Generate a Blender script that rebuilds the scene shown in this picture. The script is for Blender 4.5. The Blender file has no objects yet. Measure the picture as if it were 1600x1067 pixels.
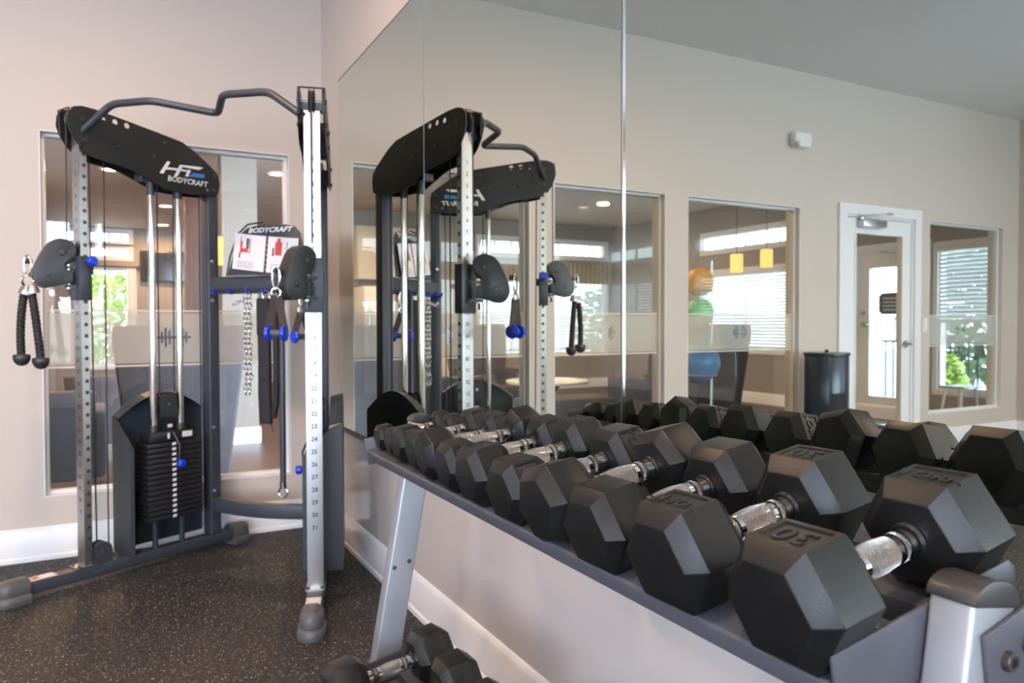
import bpy, bmesh, math, random
from mathutils import Vector, Matrix
random.seed(7)
PI = math.pi
SC = bpy.context.scene
COL = SC.collection

# ------------------------------------------------------------------ materials
def nmat(name):
    m = bpy.data.materials.new(name); m.use_nodes = True
    nt = m.node_tree
    for n in list(nt.nodes): nt.nodes.remove(n)
    out = nt.nodes.new('ShaderNodeOutputMaterial')
    return m, nt, out

def pbr(name, col, rough=.5, metal=0., bump=0., bscale=200., vary=0., vscale=6., coat=0., spec=.5, rvary=0.):
    m, nt, out = nmat(name)
    b = nt.nodes.new('ShaderNodeBsdfPrincipled')
    b.inputs['Base Color'].default_value = (*col, 1); b.inputs['Roughness'].default_value = rough
    b.inputs['Metallic'].default_value = metal; b.inputs['Coat Weight'].default_value = coat
    b.inputs['Specular IOR Level'].default_value = spec
    nt.links.new(b.outputs[0], out.inputs[0])
    tc = nt.nodes.new('ShaderNodeTexCoord')
    if vary or rvary:
        n = nt.nodes.new('ShaderNodeTexNoise'); n.inputs['Scale'].default_value = vscale; n.inputs['Detail'].default_value = 5
        nt.links.new(tc.outputs['Object'], n.inputs['Vector'])
        if vary:
            r = nt.nodes.new('ShaderNodeValToRGB')
            r.color_ramp.elements[0].position = .3; r.color_ramp.elements[1].position = .7
            r.color_ramp.elements[0].color = (*[c*(1-vary) for c in col], 1)
            r.color_ramp.elements[1].color = (*[min(1, c*(1+vary)) for c in col], 1)
            nt.links.new(n.outputs['Fac'], r.inputs[0]); nt.links.new(r.outputs[0], b.inputs['Base Color'])
        if rvary:
            mr = nt.nodes.new('ShaderNodeMapRange'); mr.inputs[1].default_value = .3; mr.inputs[2].default_value = .7
            mr.inputs[3].default_value = rough-rvary; mr.inputs[4].default_value = rough+rvary
            nt.links.new(n.outputs['Fac'], mr.inputs[0]); nt.links.new(mr.outputs[0], b.inputs['Roughness'])
    if bump:
        n2 = nt.nodes.new('ShaderNodeTexNoise'); n2.inputs['Scale'].default_value = bscale; n2.inputs['Detail'].default_value = 3
        nt.links.new(tc.outputs['Object'], n2.inputs['Vector'])
        bp = nt.nodes.new('ShaderNodeBump'); bp.inputs['Strength'].default_value = bump; bp.inputs['Distance'].default_value = .002
        nt.links.new(n2.outputs['Fac'], bp.inputs['Height']); nt.links.new(bp.outputs[0], b.inputs['Normal'])
    return m

def emis(name, col, s):
    m, nt, out = nmat(name)
    e = nt.nodes.new('ShaderNodeEmission'); e.inputs[0].default_value = (*col, 1); e.inputs[1].default_value = s
    nt.links.new(e.outputs[0], out.inputs[0]); return m

def glass(name, tint=(.93, .96, .95), refl=1.0, rough=0.0):
    m, nt, out = nmat(name)
    t = nt.nodes.new('ShaderNodeBsdfTransparent'); t.inputs[0].default_value = (*tint, 1)
    g = nt.nodes.new('ShaderNodeBsdfGlossy'); g.inputs['Roughness'].default_value = rough
    f = nt.nodes.new('ShaderNodeFresnel'); f.inputs[0].default_value = 1.5
    ge = nt.nodes.new('ShaderNodeNewGeometry'); io = nt.nodes.new('ShaderNodeMath'); io.operation = 'MULTIPLY_ADD'
    io.inputs[1].default_value = 1/1.5-1.5; io.inputs[2].default_value = 1.5   # the pane is thin: same reflection from either side
    nt.links.new(ge.outputs['Backfacing'], io.inputs[0]); nt.links.new(io.outputs[0], f.inputs[0])
    mu = nt.nodes.new('ShaderNodeMath'); mu.operation = 'MULTIPLY'; mu.inputs[1].default_value = refl
    mx = nt.nodes.new('ShaderNodeMixShader')
    nt.links.new(f.outputs[0], mu.inputs[0]); nt.links.new(mu.outputs[0], mx.inputs[0])
    nt.links.new(t.outputs[0], mx.inputs[1]); nt.links.new(g.outputs[0], mx.inputs[2]); nt.links.new(mx.outputs[0], out.inputs[0])
    return m

def frosted(name, col=(.80, .83, .80), clear=.38):
    m, nt, out = nmat(name)
    t = nt.nodes.new('ShaderNodeBsdfTransparent'); t.inputs[0].default_value = (.95, .98, .96, 1)
    d = nt.nodes.new('ShaderNodeBsdfDiffuse'); d.inputs[0].default_value = (*col, 1)
    tr = nt.nodes.new('ShaderNodeBsdfTranslucent'); tr.inputs[0].default_value = (*col, 1)
    m1 = nt.nodes.new('ShaderNodeMixShader'); m1.inputs[0].default_value = .5
    m2 = nt.nodes.new('ShaderNodeMixShader'); m2.inputs[0].default_value = clear
    nt.links.new(d.outputs[0], m1.inputs[1]); nt.links.new(tr.outputs[0], m1.inputs[2])
    nt.links.new(m1.outputs[0], m2.inputs[1]); nt.links.new(t.outputs[0], m2.inputs[2]); nt.links.new(m2.outputs[0], out.inputs[0])
    return m

def rubber_floor():
    m, nt, out = nmat('speckled_rubber')
    L = nt.links
    b = nt.nodes.new('ShaderNodeBsdfPrincipled'); b.inputs['Roughness'].default_value = .62
    b.inputs['Specular IOR Level'].default_value = .28
    tc = nt.nodes.new('ShaderNodeTexCoord')
    base = nt.nodes.new('ShaderNodeTexNoise'); base.inputs['Scale'].default_value = 90; base.inputs['Detail'].default_value = 4
    L.new(tc.outputs['Object'], base.inputs['Vector'])
    r0 = nt.nodes.new('ShaderNodeValToRGB'); r0.color_ramp.elements[0].position = .35; r0.color_ramp.elements[1].position = .7
    r0.color_ramp.elements[0].color = (.014, .0138, .014, 1); r0.color_ramp.elements[1].color = (.042, .041, .041, 1)
    L.new(base.outputs['Fac'], r0.inputs[0])
    # distort so that the flecks are ragged
    dn = nt.nodes.new('ShaderNodeTexNoise'); dn.inputs['Scale'].default_value = 120
    L.new(tc.outputs['Object'], dn.inputs['Vector'])
    add = nt.nodes.new('ShaderNodeVectorMath'); add.operation = 'MULTIPLY_ADD'
    add.inputs[1].default_value = (.012, .012, .012)
    L.new(dn.outputs['Color'], add.inputs[0]); L.new(tc.outputs['Object'], add.inputs[2])
    prev = r0.outputs[0]
    for sc, th, keep, colr in ((95, .25, .52, (.30, .295, .285, 1)), (170, .28, .50, (.17, .165, .16, 1)), (60, .17, .66, (.46, .45, .43, 1))):
        v = nt.nodes.new('ShaderNodeTexVoronoi'); v.inputs['Scale'].default_value = sc
        L.new(add.outputs[0], v.inputs['Vector'])
        lt = nt.nodes.new('ShaderNodeMath'); lt.operation = 'LESS_THAN'; lt.inputs[1].default_value = th
        L.new(v.outputs['Distance'], lt.inputs[0])
        sp = nt.nodes.new('ShaderNodeSeparateColor'); L.new(v.outputs['Color'], sp.inputs[0])
        gt = nt.nodes.new('ShaderNodeMath'); gt.operation = 'GREATER_THAN'; gt.inputs[1].default_value = keep
        L.new(sp.outputs[0], gt.inputs[0])
        ml = nt.nodes.new('ShaderNodeMath'); ml.operation = 'MULTIPLY'; L.new(lt.outputs[0], ml.inputs[0]); L.new(gt.outputs[0], ml.inputs[1])
        mx = nt.nodes.new('ShaderNodeMix'); mx.data_type = 'RGBA'
        L.new(ml.outputs[0], mx.inputs[0]); L.new(prev, mx.inputs[6]); mx.inputs[7].default_value = colr
        prev = mx.outputs[2]
    L.new(prev, b.inputs['Base Color'])
    bp = nt.nodes.new('ShaderNodeBump'); bp.inputs['Strength'].default_value = .35; bp.inputs['Distance'].default_value = .002
    L.new(base.outputs['Fac'], bp.inputs['Height']); L.new(bp.outputs[0], b.inputs['Normal'])
    L.new(b.outputs[0], out.inputs[0]); return m

def knurl():
    m, nt, out = nmat('knurled_chrome'); L = nt.links
    b = nt.nodes.new('ShaderNodeBsdfPrincipled'); b.inputs['Base Color'].default_value = (.80, .79, .78, 1)
    b.inputs['Metallic'].default_value = 1; b.inputs['Roughness'].default_value = .26
    uv = nt.nodes.new('ShaderNodeTexCoord')
    sp = nt.nodes.new('ShaderNodeSeparateXYZ'); L.new(uv.outputs['UV'], sp.inputs[0])
    outs = []
    for sgn in (1, -1):
        a = nt.nodes.new('ShaderNodeMath'); a.operation = 'MULTIPLY_ADD'; a.inputs[1].default_value = sgn*2*PI*28
        L.new(sp.outputs[0], a.inputs[0])
        c = nt.nodes.new('ShaderNodeMath'); c.operation = 'MULTIPLY'; c.inputs[1].default_value = 2*PI/.0030
        L.new(sp.outputs[1], c.inputs[0]); L.new(c.outputs[0], a.inputs[2])
        s = nt.nodes.new('ShaderNodeMath'); s.operation = 'SINE'; L.new(a.outputs[0], s.inputs[0]); outs.append(s)
    mn = nt.nodes.new('ShaderNodeMath'); mn.operation = 'MINIMUM'; L.new(outs[0].outputs[0], mn.inputs[0]); L.new(outs[1].outputs[0], mn.inputs[1])
    bp = nt.nodes.new('ShaderNodeBump'); bp.inputs['Strength'].default_value = 1; bp.inputs['Distance'].default_value = .002
    L.new(mn.outputs[0], bp.inputs['Height']); L.new(bp.outputs[0], b.inputs['Normal'])
    L.new(b.outputs[0], out.inputs[0]); return m

def wood(name, c1, c2, sx=1., sy=8., rough=.4):
    m, nt, out = nmat(name); L = nt.links
    b = nt.nodes.new('ShaderNodeBsdfPrincipled'); b.inputs['Roughness'].default_value = rough
    tc = nt.nodes.new('ShaderNodeTexCoord'); mp = nt.nodes.new('ShaderNodeMapping'); mp.inputs['Scale'].default_value = (sx, sy, sx)
    L.new(tc.outputs['Object'], mp.inputs[0])
    n = nt.nodes.new('ShaderNodeTexNoise'); n.inputs['Scale'].default_value = 3; n.inputs['Detail'].default_value = 6
    L.new(mp.outputs[0], n.inputs['Vector'])
    r = nt.nodes.new('ShaderNodeValToRGB'); r.color_ramp.elements[0].position = .3; r.color_ramp.elements[1].position = .7
    r.color_ramp.elements[0].color = (*c1, 1); r.color_ramp.elements[1].color = (*c2, 1)
    L.new(n.outputs['Fac'], r.inputs[0]); L.new(r.outputs[0], b.inputs['Base Color']); L.new(b.outputs[0], out.inputs[0]); return m

M = {}
M['wall'] = pbr('painted_wall', (.61, .53, .465), .62, bump=.15, bscale=260)
M['wall_gloss'] = pbr('satin_wall', (.60, .545, .52), .13, bump=.03, bscale=30, coat=.0, spec=.8)
M['ceiling'] = pbr('ceiling_paint', (.88, .89, .89), .8)
M['base'] = pbr('white_trim', (.84, .84, .85), .32)
M['base_gloss'] = pbr('glossy_trim', (.82, .82, .84), .2)
M['reveal'] = pbr('reveal_paint', (.74, .72, .70), .5)
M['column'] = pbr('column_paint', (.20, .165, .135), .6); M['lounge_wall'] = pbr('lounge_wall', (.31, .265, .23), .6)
M['lounge_ceiling'] = pbr('lounge_ceiling', (.70, .56, .44), .8)  # orange of the warm lamplight put into the ceiling colour
M['floor'] = rubber_floor()
M['wood_floor'] = wood('dark_plank', (.055, .028, .02), (.11, .06, .042), 1, 9)
M['glass'] = glass('clear_glass'); M['glass_ext'] = glass('outer_glass', (.97, .98, .98), .6); M['glass_dimmed'] = glass('dimmed_outer_glass', (.50, .53, .54), .6)  # lounge pane tint added to dim the outdoors and cut the daylight
M['frost'] = frosted('frosted_film'); M['frost_line'] = frosted('frosted_edge', (.95, .96, .95), .1)
M['mirror'] = pbr('mirror_silver', (.70, .735, .655), .006, 1.0)
M['mirror_edge'] = pbr('mirror_edge', (.70, .80, .78), .15, .6)
M['dark_gap'] = pbr('dark_joint', (.05, .045, .04), .6)
M['rubber'] = pbr('black_rubber', (.0055, .006, .0068), .40, bump=.12, bscale=420, vary=.25, vscale=14, rvary=.06, spec=.34)
M['label'] = pbr('label_rubber', (.014, .0138, .0135), .45, bump=.2, bscale=500)
M['chrome'] = pbr('chrome', (.83, .82, .81), .09, 1.0)
M['chrome_tube'] = pbr('chrome_tube', (.46, .455, .45), .34, 1.0, bump=.03, bscale=60)
M['knurl'] = knurl()
M['silver'] = pbr('silver_paint', (.35, .375, .41), .38, .45)
M['rack_dark'] = pbr('slate_powdercoat', (.072, .075, .092), .42, bump=.1, bscale=900)
M['black_cap'] = pbr('black_plastic', (.035, .033, .033), .38)
M['frame'] = pbr('charcoal_powdercoat', (.050, .058, .074), .42, .15, bump=.08, bscale=900)
M['plate_black'] = pbr('matte_black', (.013, .0135, .014), .42, spec=.4)
M['shroud'] = pbr('dark_shroud', (.030, .040, .052), .32)
M['cover'] = pbr('cover_grey', (.028, .034, .041), .42)
M['iron'] = pbr('iron_plate', (.016, .016, .020), .4)
M['cable'] = pbr('black_cable', (.02, .02, .022), .4)
M['blue'] = pbr('blue_plastic', (.004, .045, .62), .3)
M['white_print'] = pbr('white_print', (.80, .80, .82), .5)
M['blue_print'] = pbr('blue_print', (.03, .22, .55), .5)
M['dark_print'] = pbr('dark_print', (.05, .05, .05), .5)
M['paper'] = pbr('paper', (.80, .76, .77), .6)
M['red_print'] = pbr('red_print', (.55, .07, .06), .6)
M['black_fabric'] = pbr('black_webbing', (.022, .021, .024), .8, bump=.3, bscale=700)
M['brown_web'] = pbr('brown_webbing', (.055, .040, .034), .75)
M['rope'] = pbr('black_rope', (.016, .015, .016), .6, bump=.3, bscale=500)
M['foot'] = pbr('grey_rubber_foot', (.085, .085, .088), .42)
M['sticker'] = pbr('sticker', (.72, .64, .60), .5)
M['metal'] = pbr('brushed_metal', (.55, .55, .54), .3, 1.0)
M['white_plastic'] = pbr('white_plastic', (.82, .82, .80), .35)
M['bin'] = pbr('gloss_black_metal', (.03, .045, .065), .22, .3)
M['bin_hole'] = pbr('bin_hole', (.006, .006, .008), .7)
M['mauve'] = pbr('mauve_upholstery', (.060, .047, .052), .75, vary=.12, vscale=4)
M['grey_fabric'] = pbr('grey_upholstery', (.085, .078, .088), .8, bump=.2, bscale=400)
M['brown'] = wood('brown_panel', (.09, .045, .03), (.13, .065, .045), 6, 1)
M['cabinet'] = pbr('cream_cabinet', (.66, .58, .46), .4)
M['orange'] = pbr('orange_vinyl', (.80, .36, .03), .35); M['green'] = pbr('green_vinyl', (.16, .50, .12), .35); M['ball_blue'] = pbr('blue_vinyl', (.05, .19, .45), .35)
M['blind'] = pbr('white_blind', (.86, .87, .88), .5)
M['valance'] = pbr('tan_valance', (.33, .29, .20), .8)
M['tv'] = pbr('screen_black', (.008, .009, .012), .15)
M['marble'] = pbr('pale_stone', (.75, .74, .68), .25)
M['leafy'] = pbr('bright_leaf', (.40, .48, .08), .5, vary=.35, vscale=9)
M['leaf_dark'] = pbr('dark_leaf', (.14, .20, .09), .55, vary=.4, vscale=9)
M['bark'] = pbr('bark', (.10, .07, .05), .8)
M['asphalt'] = pbr('pale_concrete', (.74, .74, .72), .8)
M['mat'] = pbr('dark_mat', (.035, .028, .026), .85)
M['lamp_glow'] = emis('warm_lens', (1, .72, .38), 14)
M['lamp_cool'] = emis('gym_lens', (1, .83, .62), 6)
M['shade_glow'] = emis('amber_shade', (1, .50, .16), 2.6)
M['notice'] = pbr('notice_blue', (.06, .10, .16), .5)

# ------------------------------------------------------------------ mesh builder
class MB:
    def __init__(s, tf=None): s.v = []; s.f = []; s.m = []; s.mats = []; s.uv = {}; s.tf = tf
    def mi(s, mat):
        if mat is None: return 0
        if mat not in s.mats: s.mats.append(mat)
        return s.mats.index(mat)
    def add(s, vs, fs, mat=None):
        o = len(s.v); k = s.mi(mat)
        s.v += [Vector(p) for p in vs]
        for f in fs: s.f.append([o+i for i in f]); s.m.append(k)
        return s
    def box(s, a, b, mat=None, rot=None, piv=None):
        x0, y0, z0 = a; x1, y1, z1 = b
        vs = [(x0,y0,z0),(x1,y0,z0),(x1,y1,z0),(x0,y1,z0),(x0,y0,z1),(x1,y0,z1),(x1,y1,z1),(x0,y1,z1)]
        if rot is not None: p = Vector(piv or ((x0+x1)/2,(y0+y1)/2,(z0+z1)/2)); vs = [p+rot@(Vector(q)-p) for q in vs]
        return s.add(vs, [(0,3,2,1),(4,5,6,7),(0,1,5,4),(1,2,6,5),(2,3,7,6),(3,0,4,7)], mat)
    def prism(s, pts, h0, h1, fn, mat=None):
        """extrude a 2D outline; fn(p,q,h)->xyz"""
        n = len(pts); vs = [fn(p[0], p[1], h0) for p in pts]+[fn(p[0], p[1], h1) for p in pts]
        fs = [list(range(n))[::-1], list(range(n, 2*n))]+[(i, (i+1) % n, n+(i+1) % n, n+i) for i in range(n)]
        return s.add(vs, fs, mat)
    def loft(s, rings, mat=None, caps=True, closed=True):
        n = len(rings[0]); vs = [p for r in rings for p in r]; fs = []
        for i in range(len(rings)-1):
            for j in range(n if closed else n-1):
                k = (j+1) % n; fs.append((i*n+j, i*n+k, (i+1)*n+k, (i+1)*n+j))
        if caps and closed: fs += [tuple(range(n))[::-1], tuple(range((len(rings)-1)*n, len(rings)*n))]
        return s.add(vs, fs, mat)
    def tube(s, pts, r, n=12, mat=None, closed=False, sq=None, caps=True):
        pts = [Vector(p) for p in pts]; N = len(pts); rings = []; prev = None
        for i, p in enumerate(pts):
            if closed: t = (pts[(i+1) % N]-pts[i-1]).normalized()
            else: t = (pts[min(i+1, N-1)]-pts[max(i-1, 0)]).normalized()
            if prev is None:
                up = Vector((0,0,1)) if abs(t.z) < .9 else Vector((1,0,0))
                a = t.cross(up).normalized()
            else: a = (prev-t*prev.dot(t)).normalized()
            b = t.cross(a).normalized(); prev = a
            rr = r[i] if isinstance(r, (list, tuple)) else r
            if sq: rings.append([p+a*x+b*y for x, y in ((-sq[0],-sq[1]),(sq[0],-sq[1]),(sq[0],sq[1]),(-sq[0],sq[1]))])
            else: rings.append([p+(a*math.cos(2*PI*k/n)+b*math.sin(2*PI*k/n))*rr for k in range(n)])
        if closed: rings.append(rings[0])
        return s.loft(rings, mat, caps=caps and not closed)
    def lathe(s, prof, c, ax, n=24, mat=None, caps=True):
        """prof: (t along axis, radius)"""
        c = Vector(c); ax = Vector(ax).normalized(); up = Vector((0,0,1)) if abs(ax.z) < .9 else Vector((1,0,0))
        a = ax.cross(up).normalized(); b = ax.cross(a)
        return s.loft([[c+ax*t+(a*math.cos(2*PI*k/n)+b*math.sin(2*PI*k/n))*max(r, 1e-4) for k in range(n)] for t, r in prof], mat, caps)
    def disc(s, c, ax, r, t, n=20, mat=None): return s.lathe([(0, r), (t, r)], c, ax, n, mat)
    def sphere(s, c, r, mat=None, n=20, sc=(1,1,1)):
        c = Vector(c); rings = []
        for i in range(n//2+1):
            th = PI*i/(n//2); rings.append([c+Vector((sc[0]*math.sin(th)*math.cos(2*PI*k/n), sc[1]*math.sin(th)*math.sin(2*PI*k/n), sc[2]*math.cos(th)))*max(r, 1e-4) for k in range(n)])
        return s.loft(rings, mat, caps=False)
    def mark(s):
        s.marks = getattr(s, 'marks', [0])+[len(s.v)]; return s
    def build_each(s, name, mat=None, parent=None, **k):
        """every run of shapes between two marks becomes an object of its own"""
        mk = s.marks+([len(s.v)] if s.marks[-1] != len(s.v) else []); out = []
        for a, b in zip(mk[:-1], mk[1:]):
            q = MB(s.tf); q.v = s.v[a:b]; idx = [i for i, f in enumerate(s.f) if a <= f[0] < b]
            q.f = [[j-a for j in s.f[i]] for i in idx]; q.mats = list(s.mats); q.m = [s.m[i] for i in idx]
            if q.v: out.append(q.build(name, mat, parent, **k))
        return out
    def build(s, name, mat=None, parent=None, smooth=35, bevel=0., bseg=2, recalc=True, weld=False):
        me = bpy.data.meshes.new(name)
        vs = [s.tf(p) for p in s.v] if s.tf else s.v
        if parent is not None:
            off = wloc(parent); vs = [Vector(p)-off for p in vs]
        me.from_pydata([tuple(p) for p in vs], [], s.f)
        mats = s.mats or [mat or 'wall']
        if s.mats and mat: mats = s.mats
        for m in mats: me.materials.append(M[m] if isinstance(m, str) else m)
        for p, k in zip(me.polygons, s.m): p.material_index = k
        bm = bmesh.new(); bm.from_mesh(me)
        if weld: bmesh.ops.remove_doubles(bm, verts=bm.verts, dist=1e-5)
        if recalc: bmesh.ops.recalc_face_normals(bm, faces=bm.faces)
        if bevel:
            es = [e for e in bm.edges if len(e.link_faces) == 2 and e.calc_face_angle(0) > math.radians(30)]
            bmesh.ops.bevel(bm, geom=es, offset=bevel, segments=bseg, affect='EDGES', profile=.5, clamp_overlap=True)
        bm.to_mesh(me); bm.free()
        if smooth:
            for p in me.polygons: p.use_smooth = True
            me.set_sharp_from_angle(angle=math.radians(smooth))
        o = bpy.data.objects.new(name, me); COL.objects.link(o)
        if parent is not None: o.parent = parent
        return o

_W = {}
def wloc(o): return _W.get(o.name, Vector((0,0,0)))
def empty(name, loc, label, cat, group=None):
    o = bpy.data.objects.new(name, None); COL.objects.link(o); o.location = loc; _W[o.name] = Vector(loc)
    o['label'] = label; o['category'] = cat
    if group: o['group'] = group
    return o
def tag(o, label, cat, group=None):
    o['label'] = label; o['category'] = cat
    if group: o['group'] = group
    return o
def struct(o): o['kind'] = 'structure'; return o
def sub(o, child): child.parent = o; return child
def MBsub(mb, name, mat, par, thing, **k):
    """sub-part: parent mesh object sits at its thing's origin"""
    _W[par.name] = wloc(thing)
    if hasattr(mb, 'marks'): return mb.build_each(name, mat, par, **k)
    return mb.build(name, mat, par, **k)

_txt = {}
def text_mesh(body, size, ext=.0006, shear=0., bold=0.):
    """flat lettering: list of verts (x,y,z) and faces, centred on origin"""
    key = (body, size, ext, shear, bold)
    if key in _txt: return _txt[key]
    cu = bpy.data.curves.new('lettering', 'FONT'); cu.body = body; cu.size = size; cu.extrude = ext
    cu.align_x = 'CENTER'; cu.align_y = 'CENTER'; cu.shear = shear; cu.offset = bold; cu.resolution_u = 2
    o = bpy.data.objects.new('lettering', cu); COL.objects.link(o)
    dg = bpy.context.evaluated_depsgraph_get(); me = bpy.data.meshes.new_from_object(o.evaluated_get(dg))
    r = ([v.co.copy() for v in me.vertices], [list(p.vertices) for p in me.polygons])
    bpy.data.objects.remove(o); bpy.data.meshes.remove(me); bpy.data.curves.remove(cu)
    _txt[key] = r; return r
def put_text(mb, body, size, c, right, up, mat, ext=.0006, shear=0., bold=0., squash=1.):
    vs, fs = text_mesh(body, size, ext, shear, bold)
    c = Vector(c); right = Vector(right).normalized(); up = Vector(up).normalized(); n = right.cross(up)
    mb.add([c+right*v.x*squash+up*v.y+n*v.z for v in vs], fs, mat)

def cells(mb, us, vs, holes, fn, d0, d1, mat=None):
    """slab with rectangular holes; us/vs = outer range; fn(u,v,d)->xyz"""
    U = sorted(set(list(us)+[h[0] for h in holes]+[h[1] for h in holes])); V = sorted(set(list(vs)+[h[2] for h in holes]+[h[3] for h in holes]))
    U = [u for u in U if us[0] <= u <= us[1]]; V = [v for v in V if vs[0] <= v <= vs[1]]
    solid = lambda i, j: 0 <= i < len(U)-1 and 0 <= j < len(V)-1 and not any(h[0] < (U[i]+U[i+1])/2 < h[1] and h[2] < (V[j]+V[j+1])/2 < h[3] for h in holes)
    for i in range(len(U)-1):
        for j in range(len(V)-1):
            if not solid(i, j): continue
            a, b, c, d = U[i], U[i+1], V[j], V[j+1]
            for dd in ((d0, d1) if d1 is not None else (d0,)): mb.add([fn(a,c,dd), fn(b,c,dd), fn(b,d,dd), fn(a,d,dd)], [(0,1,2,3)], mat)
            if d1 is None: continue
            for (p, q, t) in (((a,c),(b,c),(i,j-1)), ((a,d),(b,d),(i,j+1)), ((a,c),(a,d),(i-1,j)), ((b,c),(b,d),(i+1,j))):
                if not solid(*t): mb.add([fn(p[0],p[1],d0), fn(q[0],q[1],d0), fn(q[0],q[1],d1), fn(p[0],p[1],d1)], [(0,1,2,3)], mat)
    return mb

# ------------------------------------------------------------------ room dimensions
XL, YB, ZC = -6.95, -7.6, 3.15           # gym: x XL..0, y YB..0
WT = .14                                  # thickness of the glazed wall
W = [(-1.353, -.182), (-2.47, -1.535), (-3.846, -2.676), (-6.685, -5.522)]
WZ0, WZ1 = .30, 2.07
DX0, DX1, DZ = -5.29, -4.38, 2.055
YF = 11.0; ZL = 2.9                       # lounge depth and ceiling

# glazed wall
mb = MB(); cells(mb, (XL, 0), (0, ZC), [(a, b, WZ0, WZ1) for a, b in W]+[(DX0, DX1, 0, DZ)], lambda u, v, d: (u, d, v), 0, WT, 'wall')
struct(mb.build('wall_back', smooth=0, weld=True))
# mirror wall, left wall (with windows), rear wall (with windows), ceiling, floor
mb = MB(); mb.box((0, YB, 0), (.12, 0, .592), 'wall_gloss').box((0, YB, .592), (.12, 0, ZC), 'wall'); struct(mb.build('wall_right', smooth=0))
LW = [(-4.62, -2.95, .76, 1.90), (-4.62, -2.95, 2.24, 2.48), (-7.0, -5.3, .76, 1.90), (-7.0, -5.3, 2.24, 2.48)]
mb = MB(); cells(mb, (YB, 0), (0, ZC), LW, lambda u, v, d: (d, u, v), XL, XL-.14, 'wall'); struct(mb.build('wall_left', smooth=0))
RW = [(-6.4, -4.6, .60, 1.95), (-6.4, -4.6, 2.20, 2.60), (-4.3, -2.5, .60, 1.95), (-4.3, -2.5, 2.20, 2.60), (-2.0, -1.2, .60, 1.95), (-2.0, -1.2, 2.20, 2.60)]
mb = MB(); cells(mb, (XL, 0), (0, ZC), RW, lambda u, v, d: (u, d, v), YB, YB-.14, 'wall'); struct(mb.build('wall_front', smooth=0))
mb = MB().box((XL-.14, YB-.14, ZC), (.12, WT, ZC+.1), 'ceiling'); struct(mb.build('ceiling', smooth=0))
mb = MB().box((XL-.14, YB-.14, -.08), (.12, WT*.5, 0), 'floor'); struct(mb.build('floor', smooth=0))

def baseboard(name, p, q, nrm, mat='base', h=.16):
    p = Vector(p); q = Vector(q); n = Vector(nrm); mb = MB()
    prof = [(0, 0), (.020, 0), (.020, .018), (.014, .026), (.014, h-.022), (.010, h-.012), (.006, h-.004), (0, h)]
    mb.loft([[e+n*a+Vector((0,0,b)) for a, b in prof] for e in (p, q)], mat)
    return struct(mb.build(name, smooth=25))
segs = [(XL, DX0-.09), (DX1+.10, 0)]
for i, (a, b) in enumerate(segs): baseboard('baseboard_back', (a, 0, 0), (b, 0, 0), (0, -1, 0))
baseboard('baseboard_right', (0, YB, 0), (0, 0, 0), (-1, 0, 0), 'base_gloss')
baseboard('baseboard_left', (XL, YB, 0), (XL, 0, 0), (1, 0, 0))
baseboard('baseboard_front', (XL, YB, 0), (0, YB, 0), (0, 1, 0))

# interior windows in the glazed wall
def emblem_holes(cx, cz, s=1.):
    r = []
    for sg in (-1, 1):
        for k, (dx, h) in enumerate(((.020, .033), (.036, .045), (.052, .026))):
            a = cx+sg*dx*s; r.append((a-.0048*s, a+.0048*s, cz-h*s, cz+h*s))
        a, b = sorted((cx+sg*.0248*s, cx+sg*.0312*s)); r.append((a, b, cz-.006*s, cz+.006*s))
        a, b = sorted((cx+sg*.0408*s, cx+sg*.0472*s)); r.append((a, b, cz-.006*s, cz+.006*s))
        a, b = sorted((cx+sg*.0568*s, cx+sg*.072*s)); r.append((a, b, cz-.006*s, cz+.006*s))
    r.append((cx-.015*s, cx+.015*s, cz-.006*s, cz+.006*s))
    return r
def band(parent, x0, x1, y, cx=None, z0=.935, z1=1.195):
    cx = (x0+x1)/2 if cx is None else cx
    mb = MB(); cells(mb, (x0, x1), (z0, z1), emblem_holes(cx, (z0+z1)/2+.003, 1.12), lambda u, v, d: (u, d, v), y, None, 'frost')
    for za, zb in ((z0-.016, z0-.006), (z1+.006, z1+.016)): cells(mb, (x0, x1), (za, zb), [], lambda u, v, d: (u, d, v), y, None, 'frost_line')
    return mb.build('frosted_band', parent=parent, smooth=0)
for i, (a, b) in enumerate(W):
    mb = MB(); fn = lambda u, v, d: (u, d, v)
    g = .0
    # reveal lining and a slim white channel holding the pane
    cells(mb, (a, b), (WZ0, WZ1), [(a+.006, b-.006, WZ0+.006, WZ1-.006)], fn, -.001, WT+.001, 'reveal')
    cells(mb, (a+.006, b-.006), (WZ0+.006, WZ1-.006), [(a+.020, b-.020, WZ0+.020, WZ1-.020)], fn, .045, .095, 'base')
    w = struct(mb.build('window_%d' % (i+1), smooth=0, weld=True))
    MB().box((a+.018, .066, WZ0+.018), (b-.018, .074, WZ1-.018), 'glass').build('pane', parent=w, smooth=0)
    band(w, a+.02, b-.02, .0645)

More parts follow.
